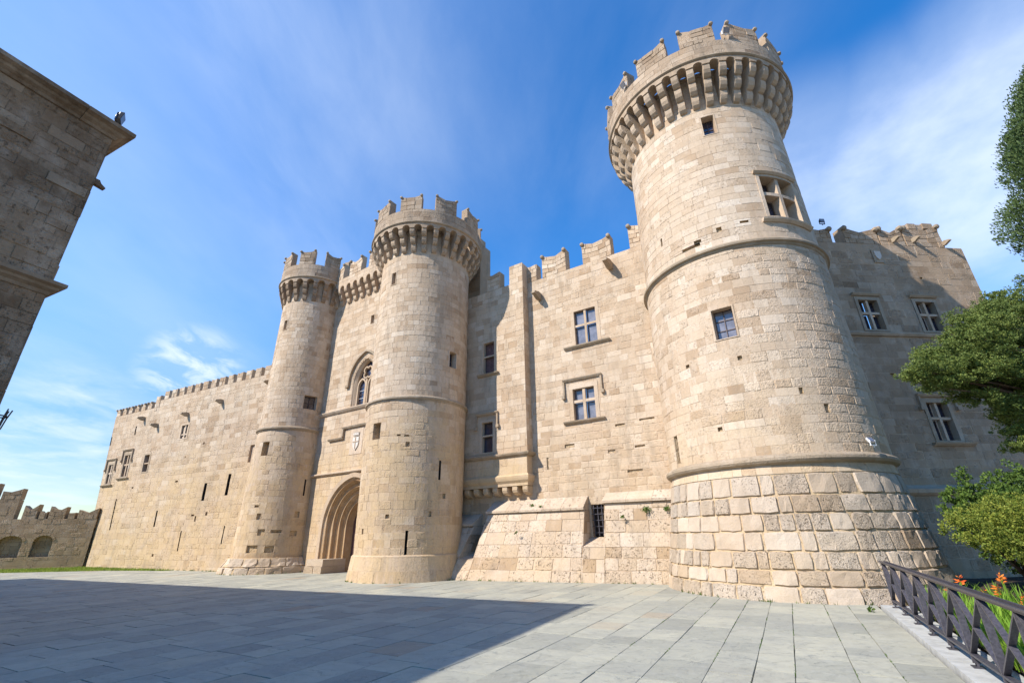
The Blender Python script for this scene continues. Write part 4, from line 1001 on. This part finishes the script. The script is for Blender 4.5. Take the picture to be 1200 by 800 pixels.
mb = MB(); boxS(mb, SGa, -9.0, .0, -.1, 2.499, -.6, -.35); mb.build('wall_core', M['garden'], GA)
masonry(GA, SGa, -9.0, .0, -.1, 3.05, hl, (.22, .32), (.3, .6), mat=M['garden'], wear=.6)
mb = MB(); boxS(mb, SGa, -9.0, .0, 2.5, 3.03, -.5, -.04); mb.build('parapet_core', M['garden'], GA)
for a, b, t in ((-1.15, -.05, 3.7), (-1.65, -1.3, 3.45), (-2.75, -1.85, 3.85), (-3.25, -2.85, 3.55), (-4.15, -3.4, 3.95), ): merlon(GA, SGa, a, b, 3.05, t - 3.05, .5, .4, 'garden', horns=False, skew=random.uniform(-.1, .1))
masonry(GA, SGa, -9.0, -4.55, 3.05, 4.3, (), (.22, .3), (.3, .6), mat=M['garden'], name='upper_stone', limit=40)
mb = MB(); boxS(mb, SGa, -9.0, -4.56, 3.05, 4.28, -.5, -.04); mb.build('upper_core', M['garden'], GA)
merlon(GA, SGa, -5.6, -4.56, 4.3, .6, .5, .25, 'garden', horns=False, skew=.15); merlon(GA, SGa, -6.9, -5.9, 4.3, 1.0, .5, .3, 'garden', horns=False)

# lawn strip at the foot of the walls
lm = MB(); A_ = [SL(-17.4, 0, .1), SL(-6.0, 0, .1), SL(-6.5, 0, .5), SL(-11, 0, 1.5), SL(-15.5, 0, 4.2), SGa(-6, 0, 3.2), SGa(-9, 0, 3), SGa(-9, 0, .1), SGa(-.4, 0, .1)]
lm.add([(p_[0], p_[1], .012) for p_ in A_], [tuple(range(len(A_)))]); lawn = lm.build('lawn', M['grass'], kind='structure')
from mathutils.geometry import tessellate_polygon
tri = tessellate_polygon([[Vector((p_[0], p_[1], 0)) for p_ in A_]])
gb = MB()
ar = [abs(np.cross((A_[b] - A_[a])[:2], (A_[c] - A_[a])[:2])) for a, b, c in tri]; tot = sum(ar)
VV = []
for (a, b, c), w in zip(tri, ar):
    for _ in range(int(9000 * w / tot)):
        r1, r2 = random.random(), random.random()
        if r1 + r2 > 1: r1, r2 = 1 - r1, 1 - r2
        q = A_[a] + (A_[b] - A_[a]) * r1 + (A_[c] - A_[a]) * r2; h = random.uniform(.04, .14); t = random.random() * 6.28; dx, dy = .02 * math.cos(t), .02 * math.sin(t)
        gb.add([(q[0] - dx, q[1] - dy, 0), (q[0] + dx, q[1] + dy, 0), (q[0] + random.uniform(-.04, .04), q[1] + random.uniform(-.04, .04), h)], [(0, 1, 2)], .5, .5)
o = gb.build('lawn_grass', M['grass'], kind='stuff'); o['label'] = 'strip of sunlit grass along the foot of the far walls'; o['category'] = 'grass'

# ------------------------------------------------------------------ NEAR HOUSE on the left (only its upper corner is in view)
HP = np.array([-7.6, 6.94]) - .24 * np.array([.876, -.482]) - .24 * np.array([.482, .876])
HS = thing('stone_house', 'tall dark stone house in shade at the left edge of the view', 'house', (HP[0] * 1.068, HP[1] * 1.068, 0))
SH = Plane2(HP, 64.5, 1.068); SH2 = Plane2(HP, 154.5, 1.068)
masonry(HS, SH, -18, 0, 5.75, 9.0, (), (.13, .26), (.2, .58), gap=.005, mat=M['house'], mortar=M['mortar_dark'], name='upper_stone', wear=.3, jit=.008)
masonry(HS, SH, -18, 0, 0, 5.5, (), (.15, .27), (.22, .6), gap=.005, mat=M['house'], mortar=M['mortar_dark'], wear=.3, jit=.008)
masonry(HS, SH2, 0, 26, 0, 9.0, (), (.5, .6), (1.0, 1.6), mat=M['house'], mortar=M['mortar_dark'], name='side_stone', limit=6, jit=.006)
def corner_course(prof, name, T, L1, L2, joint):
    """moulding along both faces, mitred at the corner; front face cut into stones"""
    mb = MB(); n = len(prof); e = [-L1]
    while e[-1] < -joint: e.append(e[-1] + random.uniform(.8, 1.2) * joint)
    if e[-1] >= -.2: e[-1] = -.3
    V0 = lambda u, o, z: SH(u, z, o)
    for a, b in zip(e, e[1:] + [None]):
        V = [SH(a + .004, z, o) for o, z in prof] + ([SH(b - .004, z, o) for o, z in prof] if b is not None else [SH(o, z, o) for o, z in prof])
        mb.add(V, [(i, n + i, n + (i + 1) % n, (i + 1) % n) for i in range(n)] + [tuple(range(n)), tuple(range(n, 2 * n))[::-1]])
    V = [SH(o, z, o) for o, z in prof] + [SH2(L2, z, o) for o, z in prof]
    mb.add(V, [(i, n + i, n + (i + 1) % n, (i + 1) % n) for i in range(n)])
    return mb.build(name, M['trim_house'], T)
corner_course([(-.1, 8.98), (.03, 9.0), (.05, 9.05), (.12, 9.09), (.14, 9.13), (.24, 9.16), (.24, 9.24), (-.1, 9.26)], 'cornice', HS, 18, 26, 1.3)
corner_course([(-.1, 5.46), (.02, 5.48), (.03, 5.54), (.09, 5.58), (.10, 5.62), (.17, 5.65), (.17, 5.71), (.0, 5.77), (-.1, 5.77)], 'string_course', HS, 18, 26, 1.2)
mb = MB(); V = [SH(u, z, d) for z in (9.0, 9.2) for u, d in ((0, 0), (-18, 0), (-18, -26), (0, -26))]
mb.add([SH(0, 9.25, 0), SH(-18, 9.25, 0), SH(-18, 9.25, -26), SH(0, 9.25, -26), SH(0, 0, -26), SH(-18, 0, -26), SH(-18, 0, 0)], [(0, 1, 2, 3), (3, 2, 5, 4), (1, 6, 5, 2)]); mb.build('roof', M['mortar_dark'], HS)
me = prism_mesh([(-.2, 0), (-.2, .12), (.09, .13), (.13, .07), (.22, .02), (.21, -.02), (.06, -.01)], .10, 'waterspout', M['trim_house'])
place(me, 'waterspout', HS, SH2(.12, 7.95, 0), SH2.yaw(0)); 

# ------------------------------------------------------------------ small fittings
def oriented(name, label, cat, base, yaw, group=None):
    t = thing(name, label, cat, base, group); t.rotation_euler = (0, 0, yaw); return t
def lbox(mb, x0, x1, y0, y1, z0, z1, tone=None):
    V = [(x, y, z) for z in (z0, z1) for x, y in ((x0, y0), (x1, y0), (x1, y1), (x0, y1))]
    mb.add(V, [(3, 2, 1, 0), (4, 5, 6, 7), (0, 1, 5, 4), (1, 2, 6, 5), (2, 3, 7, 6), (3, 0, 4, 7)], tone)
def lbuild(mb, name, mat, parent): return mb.build(name, mat, parent, org=np.zeros(3))
def tube(mb, pts, r, n=6, r1=None):
    pts = [Vector(p_) for p_ in pts]; rings = []
    for i, p_ in enumerate(pts):
        d = (pts[min(i + 1, len(pts) - 1)] - pts[max(i - 1, 0)]).normalized(); a = d.orthogonal().normalized(); b = d.cross(a)
        k = r if r1 is None else r + (r1 - r) * i / (len(pts) - 1)
        rings.append([tuple(p_ + a * k * math.cos(2 * math.pi * j / n) + b * k * math.sin(2 * math.pi * j / n)) for j in range(n)])
    V = sum(rings, []); F = []
    for i in range(len(pts) - 1):
        for j in range(n): F.append((i * n + j, i * n + (j + 1) % n, (i + 1) * n + (j + 1) % n, (i + 1) * n + j))
    F += [tuple(range(n))[::-1], tuple(range((len(pts) - 1) * n, len(pts) * n))]; mb.add(V, F)
def floodlight(name, label, base, yaw, body, k=1.0, tilt=0):
    """boxy floodlight: local +Y faces out"""
    t = oriented(name, label, 'floodlight', base, yaw); mb = MB()
    V = [(x * k, y * k, z * k) for y, w, h in ((0, .09, .07), (.07, .15, .12), (.16, .17, .14)) for x, z in ((-w, -h + .16), (w, -h + .16), (w, h + .16), (-w, h + .16))]
    F = [(0, 1, 2, 3)] + [(r_ * 4 + i, r_ * 4 + 4 + i, r_ * 4 + 4 + (i + 1) % 4, r_ * 4 + (i + 1) % 4) for r_ in range(2) for i in range(4)]
    mb.add(V, F); hb = lbuild(mb, 'housing', M[body], t)
    mb = MB(); lbox(mb, -.155 * k, .155 * k, .15 * k, .165 * k, .035 * k, .285 * k); lbuild(mb, 'lens', M['pale_glass'], t)
    mb = MB(); lbox(mb, -.2 * k, -.175 * k, .06 * k, .1 * k, -.06 * k, .18 * k); lbox(mb, .175 * k, .2 * k, .06 * k, .1 * k, -.06 * k, .18 * k); lbox(mb, -.2 * k, .2 * k, .05 * k, .11 * k, -.09 * k, -.06 * k)
    lbox(mb, -.03 * k, .03 * k, .06 * k, .1 * k, -.16 * k, -.09 * k); lbuild(mb, 'bracket', M[body], t)
    for o in [hb, [c for c in t.children if c.name.startswith('lens')][0]]: o.rotation_euler = (tilt, 0, 0)
    return t
floodlight('floodlight', 'black floodlight standing on the roof cornice corner of the shaded house', tuple(SH(-.12, 9.40, .05)), SH2.yaw(0) - .5, 'black', .72, R(-10))
floodlight('floodlight', 'white floodlight on the roll moulding near the foot of the largest tower', tuple(S1(D1(-70.7), 3.68, .14)), S1.yaw(D1(-70.7)), 'white', .55, R(35))
SC1 = Cyl(C1, 3.8, lambda v: 3.8 + 0 * v)
floodlight('floodlight', 'white floodlight beside a merlon on the near rim of the largest tower', tuple(SC1(SC1.U(-91), 19.25, .02)), SC1.yaw(SC1.U(-91)), 'white', .72, R(-35))
floodlight('floodlight', 'white floodlight on the left rim of the largest tower crown', tuple(SC1(SC1.U(-154), 19.2, .02)), SC1.yaw(SC1.U(-154)), 'white', .72, R(-35))
floodlight('floodlight', 'small dark floodlight on the parapet between largest tower and keep wall', tuple(SK(4.72, 13.98, .1)), SK.yaw(0), 'black', .7)
# basket lantern of wrought iron at the house corner
lt = oriented('iron_lantern', 'black wrought iron basket lantern bracketed to the shaded house wall', 'lantern', tuple(SH(-.10, 3.05, .42)), 0)
mb = MB()
for j in range(8):
    a = 2 * math.pi * j / 8; ca, sa = math.cos(a), math.sin(a); b2 = MB()
    tube(b2, [(.05 * ca, .05 * sa, 0), (.10 * ca, .10 * sa, .10), (.12 * ca, .12 * sa, .26), (.15 * ca, .15 * sa, .40)], .010, 5); lbuild(b2, 'cage_bar', M['black'], lt)
for r_, z in ((.10, .10), (.125, .29)):
    b2 = MB(); tube(b2, [(r_ * math.cos(2 * math.pi * j / 16), r_ * math.sin(2 * math.pi * j / 16), z) for j in range(17)], .011, 5); lbuild(b2, 'cage_ring', M['black'], lt)
b2 = MB(); w_ = SH(-.25, 3.15, 0) - SH(-.10, 3.05, .42); tube(b2, [(0, 0, .05), (w_[0] * .5, w_[1] * .5, -.1), tuple(w_)], .016, 6); lbuild(b2, 'wall_arm', M['black'], lt)

# ------------------------------------------------------------------ iron railing
RL = thing('iron_railing', 'dark painted iron railing with crossed flat bars along the garden kerb', 'railing', pq(10, 1.64))
rq = 1.64; z0, z1 = .19, .90
def bar(mb, p0, za, p1, zb, hw, t):
    """flat bar in the railing plane running (p0,za)-(p1,zb); hw: half depth across the plane, t: half thickness in plane"""
    dx, dz = p1 - p0, zb - za; L = math.hypot(dx, dz); nx, nz = -dz / L * t, dx / L * t; V = []
    for q in (-hw, hw):
        for p_, z in ((p0 + nx, za + nz), (p1 + nx, zb + nz), (p1 - nx, zb - nz), (p0 - nx, za - nz)): V.append(pq(p_, rq + q, z))
    mb.add(V, [(0, 1, 2, 3), (7, 6, 5, 4), (0, 4, 5, 1), (1, 5, 6, 2), (2, 6, 7, 3), (3, 7, 4, 0)])
posts = [13.56 - 1.035 * i for i in range(13)]
for i, pp in enumerate(posts):
    mb = MB(); bar(mb, pp, .10, pp, z1 - .005, .036, .014); po = mb.build('post', M['iron'], RL)
    mb = MB(); bar(mb, pp - .07, .062, pp + .07, .062, .055, .006); mb.build('foot_plate', M['iron'], po)
    mb = MB()
    for s_ in (-1, 1): bar(mb, pp + s_ * .03, .068, pp + s_ * .03, .16, .012, .008)
    mb.build('foot_bolt', M['iron'], po)
    if i < len(posts) - 1:
        a, b = posts[i + 1], pp; mid = .5 * (a + b)
        for k, (p0, za, p1, zb, off) in enumerate(((a + .018, z0 + .02, b - .018, z1 - .02, 0), )):
            mb = MB(); bar(mb, p0, za, p1, zb, .029, .011); mb.build('diagonal_bar', M['iron'], RL)
        mb = MB(); mx = .5 * (a + b); mz = .5 * (z0 + z1)
        bar(mb, a + .018, z1 - .02, mx - .014, mz + .012, .029, .011); mb.build('diagonal_bar', M['iron'], RL)
        mb = MB(); bar(mb, mx + .014, mz - .012, b - .018, z0 + .02, .029, .011); mb.build('diagonal_bar', M['iron'], RL)
        # second, steeper pair meeting at mid-height
for nm, z, hw, t in (('top_rail', z1 + .008, .043, .011), ('bottom_rail', z0, .036, .013)):
    mb = MB(); bar(mb, posts[-1] - .1, z, posts[0] + .12, z, hw, t); mb.build(nm, M['iron'], RL)
for q_ in (-.045, .045):
    mb = MB(); V = []
    bar(mb, posts[-1] - .1, z1 + .032, posts[0] + .12, z1 + .032, .012, .011)
    mb.v[-1] = mb.v[-1] + np.array([*(QD * q_), 0]); mb.build('handrail_bead', M['iron'], RL)

# ------------------------------------------------------------------ vegetation
def leaves(mb_v, mb_f, centres, size, n0, aspect=2.0, updir=None, rnd=1.0):
    """append one small folded leaf quad per centre"""
    n = len(centres); d = rng.normal(size=(n, 3)); 
    if updir is not None: d = d * rnd + updir
    d /= np.linalg.norm(d, axis=1)[:, None] + 1e-9
    s = np.cross(d, rng.normal(size=(n, 3))); s /= np.linalg.norm(s, axis=1)[:, None] + 1e-9
    L = size * rng.uniform(.6, 1.4, (n, 1)); W = L / aspect
    q = np.stack([centres - d * L / 2, centres + s * W / 2, centres + d * L / 2, centres - s * W / 2], 1)
    mb_v.append(q.reshape(-1, 3)); idx = np.arange(n * 4).reshape(n, 4) + n0; mb_f.append(idx); return n0 + n * 4
def leaf_object(name, parts, mat, parent):
    """parts: list of (centres, size, aspect, updir, rnd)"""
    V, F, n0 = [], [], 0
    for c, s, a, u, r_ in parts: n0 = leaves(V, F, c, s, n0, a, u, r_)
    V = np.concatenate(V) - origin_of(parent); F = np.concatenate(F)
    me = bpy.data.meshes.new(name); me.vertices.add(len(V)); me.vertices.foreach_set('co', V.ravel().astype(np.float32))
    me.loops.add(F.size); me.loops.foreach_set('vertex_index', F.ravel().astype(np.int32))
    me.polygons.add(len(F)); me.polygons.foreach_set('loop_start', np.arange(0, F.size, 4, dtype=np.int32))
    me.update(calc_edges=True); me.validate(); me.materials.append(mat)
    o = bpy.data.objects.new(name, me); col.objects.link(o); o.parent = parent; return o
def clumps(cent, rad, per, flat=1.0):
    c = np.repeat(cent, per, 0); r_ = np.repeat(rad, per)[:, None]; d = rng.normal(size=c.shape); d /= np.linalg.norm(d, axis=1)[:, None]
    k = rng.uniform(.55, 1, (len(c), 1)); d[:, 2] *= flat; return c + d * r_ * k, d
def shell_pts(c, ax, n, lo=.6, hi=1.0):
    d = rng.normal(size=(n, 3)); d /= np.linalg.norm(d, axis=1)[:, None]; return np.array(c) + d * np.array(ax) * rng.uniform(lo, hi, (n, 1))
# spreading conifer at the right edge: several foliage lobes carried by limbs
CF = thing('conifer_tree', 'spreading conifer with dense green sprays reaching in at right in front of keep wall', 'tree', (11.3, 8.2, 0))
lobes = [((8.0, 7.95, 4.25), (.6, .6, .42)), ((8.55, 7.9, 4.7), (.75, .7, .5)), ((9.3, 8.2, 5.05), (.85, .8, .5)), ((8.5, 8.0, 4.05), (.65, .6, .4)), ((9.1, 8.0, 4.1), (.85, .7, .6)),
         ((9.6, 8.2, 3.6), (.65, .7, .5)), ((10.1, 8.3, 4.5), (.9, .9, .9)), ((10.0, 8.2, 3.1), (.6, .6, .5)), ((7.45, 7.75, 4.12), (.34, .35, .27)), ((9.8, 8.4, 5.5), (.6, .6, .4)), ((10.8, 8.3, 5.6), (.9, .9, .6)),
         ((10.7, 8.2, 3.6), (.8, .7, .8)), ((9.75, 7.9, 2.62), (.4, .4, .28)), ((10.6, 8.0, 2.7), (.6, .6, .4)), ((8.85, 8.1, 3.45), (.28, .4, .3)), ((8.95, 8.1, 2.95), (.2, .3, .2))]
pads = []
for c, ax in lobes:
    n = int(26 * (ax[0] * ax[1] * ax[2]) ** .66 * 3.2) + 3
    p_ = shell_pts(c, ax, n, .35, 1.1); pads.append(np.concatenate([p_, rng.uniform(.10, .27, (n, 1))], 1))
pads = np.concatenate(pads)
cc = []; rr2 = []
for x, y, z, r_ in pads:          # flattened sprays: full above, thin below
    n = int(420 * r_ * r_) + 5; d = rng.normal(size=(n, 3)); d /= np.linalg.norm(d, axis=1)[:, None]; d[:, 2] = np.where(d[:, 2] < 0, d[:, 2] * .35, d[:, 2] * .75)
    cc.append(np.array([x, y, z]) + d * r_ * rng.uniform(.5, 1.15, (n, 1))); rr2.append(rng.uniform(.03, .085, n))
cc = np.concatenate(cc); rr2 = np.concatenate(rr2)
p_, d_ = clumps(cc, rr2, 42, .8)
leaf_object('crown', [(p_, .036, 2.4, d_ * 1.0 + np.array([0, 0, .5]), .5)], M['conifer'], CF)
def limb(T, pts, r0, r1, name='branch'):
    mb = MB(); tube(mb, pts, r0, 7, r1); return mb.build(name, M['bark'], T)
limb(CF, [(11.3, 8.2, 0), (11.35, 8.2, 1.5), (11.2, 8.25, 3.2), (11.1, 8.3, 5.0), (11.0, 8.3, 6.0)], .22, .06, 'trunk')
for x, y, z, r_ in pads[::6]: limb(CF, [((x + 11.2) / 2, (y + 8.25) / 2, z - .25), (x * .8 + 11.2 * .2, y, z - .12), (x, y, z)], .022, .006, 'twig')
for c, ax in lobes: limb(CF, [(11.2, 8.25, min(c[2] - .6, 4.5)), ((11.2 + c[0]) / 2, (8.25 + c[1]) / 2, c[2] - .45), c], .06, .015)
# tall cypress above
CY = thing('cypress_tree', 'tall narrow dark cypress at the upper right corner against sky', 'tree', (14.6, 8.6, 0))
n = 4200; zc = rng.uniform(5.2, 13.2, n); prof_r = np.interp(zc, [5.2, 6.2, 7.4, 9.2, 10.5, 11.6, 13.2], [.5, 1.2, 1.75, 2.05, 1.75, 1.2, .3]); an = rng.uniform(0, 2 * math.pi, n); k = np.sqrt(rng.uniform(.35, 1.05, n))
bulge = 1 + .10 * np.sin(an * 5 + zc * 1.1) + .06 * np.sin(zc * 3 + an * 3)
cc = np.stack([14.6 + prof_r * k * bulge * np.cos(an), 8.6 + prof_r * k * bulge * np.sin(an), zc], 1)
p_, d_ = clumps(cc, rng.uniform(.10, .26, n), 45, 1.3)
leaf_object('crown', [(p_, .07, 2.4, np.stack([.5 * (p_[:, 0] - 14.6), .5 * (p_[:, 1] - 8.6), 0 * p_[:, 0] + 1.6], 1), .6)], M['cypress'], CY)
limb(CY, [(14.6, 8.6, 0), (14.6, 8.6, 5), (14.6, 8.6, 12.5)], .25, .04, 'trunk')
# shrubs behind the railing
def shrub(name, label, base, lobes, mat, leaf_, per=60, dens=70, stems=6, flat=.9, asp=1.8):
    T = thing(name, label, 'shrub', base); cc = []; rr_ = []
    for c, ax in lobes:
        n = int(dens * (ax[0] * ax[1] + ax[0] * ax[2] + ax[1] * ax[2])) ; p_ = shell_pts(c, ax, n, .5, 1.08); cc.append(p_); rr_.append(rng.uniform(.05, .13, n))
    cc = np.concatenate(cc); rr_ = np.concatenate(rr_); cc = cc[cc[:, 2] > .1]; rr_ = rr_[:len(cc)]
    p_, d_ = clumps(cc, rr_, per, flat); leaf_object('foliage', [(p_, leaf_, asp, d_ + np.array([0, 0, .6]), .5)], mat, T)
    for k in range(stems):
        c = lobes[k % len(lobes)][0]; limb(T, [(base[0] + random.uniform(-.15, .15), base[1] + random.uniform(-.15, .15), 0), ((base[0] + c[0]) / 2, (base[1] + c[1]) / 2, c[2] * .5), c], .03, .01, 'stem')
    return T
shrub('clipped_shrub', 'yellow-green shrub beside the foot of the largest tower', (11.6, 11.4, 0), [((10.1, 10.9, 1.55), (.6, .55, .42)), ((10.8, 11.0, 1.7), (.75, .7, .55)), ((11.7, 11.1, 1.72), (.9, .8, .6)), ((10.6, 10.7, 1.3), (.7, .5, .4)), ((12.8, 11.3, 1.8), (1.0, .9, .65)), ((11.7, 10.8, 1.25), (.9, .7, .42)), ((12.9, 10.9, 1.2), (.9, .7, .42))], M['shrub'], .045, 44, 120)
shrub('leafy_bush', 'deep green leafy bush with an upright shoot behind the yellow-green shrub', (13.0, 13.2, 0), [((11.9, 12.6, 2.05), (.75, .7, .55)), ((12.7, 12.8, 2.15), (.8, .8, .55)), ((11.85, 12.6, 2.65), (.16, .18, .42)), ((13.8, 12.9, 2.5), (1.0, .9, .7)), ((15.0, 13.2, 2.4), (1.0, .9, .7)), ((12.6, 12.6, 1.5), (1.3, .8, .9)), ((14.4, 12.6, 1.4), (1.3, .8, .9))], M['bush'], .07, 36, 95)
shrub('low_shrub', 'small rounded green shrub among the orange flowers near railing', (9.35, 7.9, 0), [((9.3, 7.9, .95), (.5, .5, .33)), ((9.9, 8.0, .9), (.5, .5, .35))], M['bush'], .035, 40, 80)
# strap leaves behind the railing: one uncountable mass, and the orange flower stalks standing in it
sm = MB()
def strap_tuft(pos, n, h):
    for _ in range(n):
        a = random.random() * 6.28; sp_ = random.uniform(.02, .16); ln = h * random.uniform(.6, 1.1); w = random.uniform(.010, .02); bend = random.uniform(.1, .5) * ln
        x, y = pos[0] + sp_ * math.cos(a), pos[1] + sp_ * math.sin(a); ta = a + random.uniform(-.6, .6); px_, py_ = -math.sin(ta) * w, math.cos(ta) * w; P_ = []
        for k in range(5):
            t = k / 4; rx = x + math.cos(ta) * bend * t * t; ry = y + math.sin(ta) * bend * t * t; rz = .1 + ln * t * (1 - .18 * t); ww = (1 - t ** 2) if k else .7
            P_ += [(rx - px_ * ww, ry - py_ * ww, rz), (rx + px_ * ww, ry + py_ * ww, rz + .002)]
        sm.add(P_, [(2 * k, 2 * k + 1, 2 * k + 3, 2 * k + 2) for k in range(4)], .5, .5)
def flower(pos, h, label):
    T = thing('orange_flower', label, 'flower', (pos[0], pos[1], .1), 'orange flowers behind the railing'); z = .1 + h
    x, y = pos[0] + random.uniform(-.1, .1), pos[1] + random.uniform(-.1, .1); mb = MB(); tube(mb, [(pos[0], pos[1], .1), ((pos[0] + x) / 2, (pos[1] + y) / 2, z * .55), (x, y, z)], .006, 4); mb.build('flower_stem', M['blade'], T)
    mb = MB()
    for k in range(16):
        a = random.random() * 6.28; e_ = random.uniform(-.2, 1.3); d = Vector((math.cos(a) * math.cos(e_), math.sin(a) * math.cos(e_), math.sin(e_))); s_ = d.orthogonal().normalized() * .011; L = random.uniform(.04, .085); c = Vector((x, y, z + random.uniform(-.07, .07)))
        mb.add([tuple(c), tuple(c + d * L * .6 + s_), tuple(c + d * L), tuple(c + d * L * .6 - s_)], [(0, 1, 2, 3)])
    mb.build('flower_head', M['petal'], T)
for row, (q0, lo, hi) in enumerate(((2.12, 3.2, 13.0), (2.5, 3.0, 12.8), (3.0, 3.4, 12.6), (3.5, 4.0, 12.4), (4.1, 4.6, 12.2), (4.8, 5.2, 12))):
    p = hi
    while p > lo:
        xy = pq(p + random.uniform(-.1, .1), q0 + random.uniform(-.12, .12)); strap_tuft(xy, 40 if row < 3 else 26, random.uniform(.45, .68) * (.9 + .07 * row)); p -= random.uniform(.28, .42)
for k in range(38):
    p = random.uniform(6.4, 12.6); q = random.uniform(2.1, 4.2)
    flower(pq(p, q), random.uniform(.45, .78), 'orange flower spike among the strap leaves behind the railing')
o = sm.build('strap_leaf_bed', M['blade'], kind='stuff'); o['label'] = 'bright green strap leaves filling the bed behind the railing'; o['category'] = 'ground cover'
# weeds rooted in the masonry
def weed(pos, label, n=60, r_=.12, mat='bush'):
    T = thing('wall_weed', label, 'weed', tuple(pos)); c = rng.normal(size=(n, 3)) * r_ * np.array([.5, .5, .35]) + np.array(pos) + np.array([0, 0, r_ * .3])
    leaf_object('leaves', [(c, .07, 1.8, np.array([[0, -.3, 1.0]]), .9)], M[mat], T)
weed(SCu(3.9, 2.62, .45), 'tuft of weed on the cap left of the iron grille', 50); weed(SCu(4.3, 2.6, .5), 'smaller tuft of weed beside another on the left cap', 25, .07)
weed(SCu(7.75, 2.1, .65), 'weed hanging from the stones right of the iron grille', 40, .09); weed(SCu(8.6, 2.28, .45), 'largest green weed tuft under the right cap ledge', 120, .17); weed(SCu(9.3, 2.33, .4), 'weed tuft under the ledge closest to largest tower', 70, .1)
weed(SCu(3.55, 1.65, 1.2), 'small weed in the sloping wall foot joints', 25, .07)
weed(np.array(pq(13.2, 1.15, .02)), 'weeds where the rough tower foot meets the kerb', 26, .07); weed(np.array([8.0, 12.0, .02]) , 'weeds at the base of the rough tower foot', 40, .1)
weed(np.array([-2.4, 20.3, .05]), 'dark weed at the ground beside middle tower', 50, .12)

# tiny weeds and grit along the foot of the walls
mb = MB()
def foot_weeds(pt, n):
    for _ in range(n):
        t = random.random(); x, y = pt(t); 
        for k in range(random.randint(4, 16)):
            a = random.random() * 6.28; r_ = random.uniform(0, .07); h = random.uniform(.02, .10); w = .008; bx, by = x + r_ * math.cos(a), y + r_ * math.sin(a)
            mb.add([(bx - w * math.sin(a), by + w * math.cos(a), 0), (bx + w * math.sin(a), by - w * math.cos(a), 0), (bx + .04 * math.cos(a), by + .04 * math.sin(a), h)], [(0, 1, 2)], .5, .5)
foot_weeds(lambda t: SCu(-.6 + 9.8 * t, 0, float(bd(-.6 + 9.8 * t)) + .04)[:2], 34)
foot_weeds(lambda t: (C1[0] + 3.76 * math.cos(R(-190 + 150 * t)), C1[1] + 3.76 * math.sin(R(-190 + 150 * t))), 26)
foot_weeds(lambda t: (C2[0] + 2.45 * math.cos(R(-150 + 130 * t)), C2[1] + 2.45 * math.sin(R(-150 + 130 * t))), 12)
foot_weeds(lambda t: (C3[0] + 2.55 * math.cos(R(-150 + 130 * t)), C3[1] + 2.55 * math.sin(R(-150 + 130 * t))), 14)
foot_weeds(lambda t: SL(-8 * t - 2, 0, .06)[:2], 40)
o = mb.build('foot_weeds', M['bush'], kind='stuff'); o['label'] = 'tiny weeds rooted along the foot of the castle walls'; o['category'] = 'weeds'
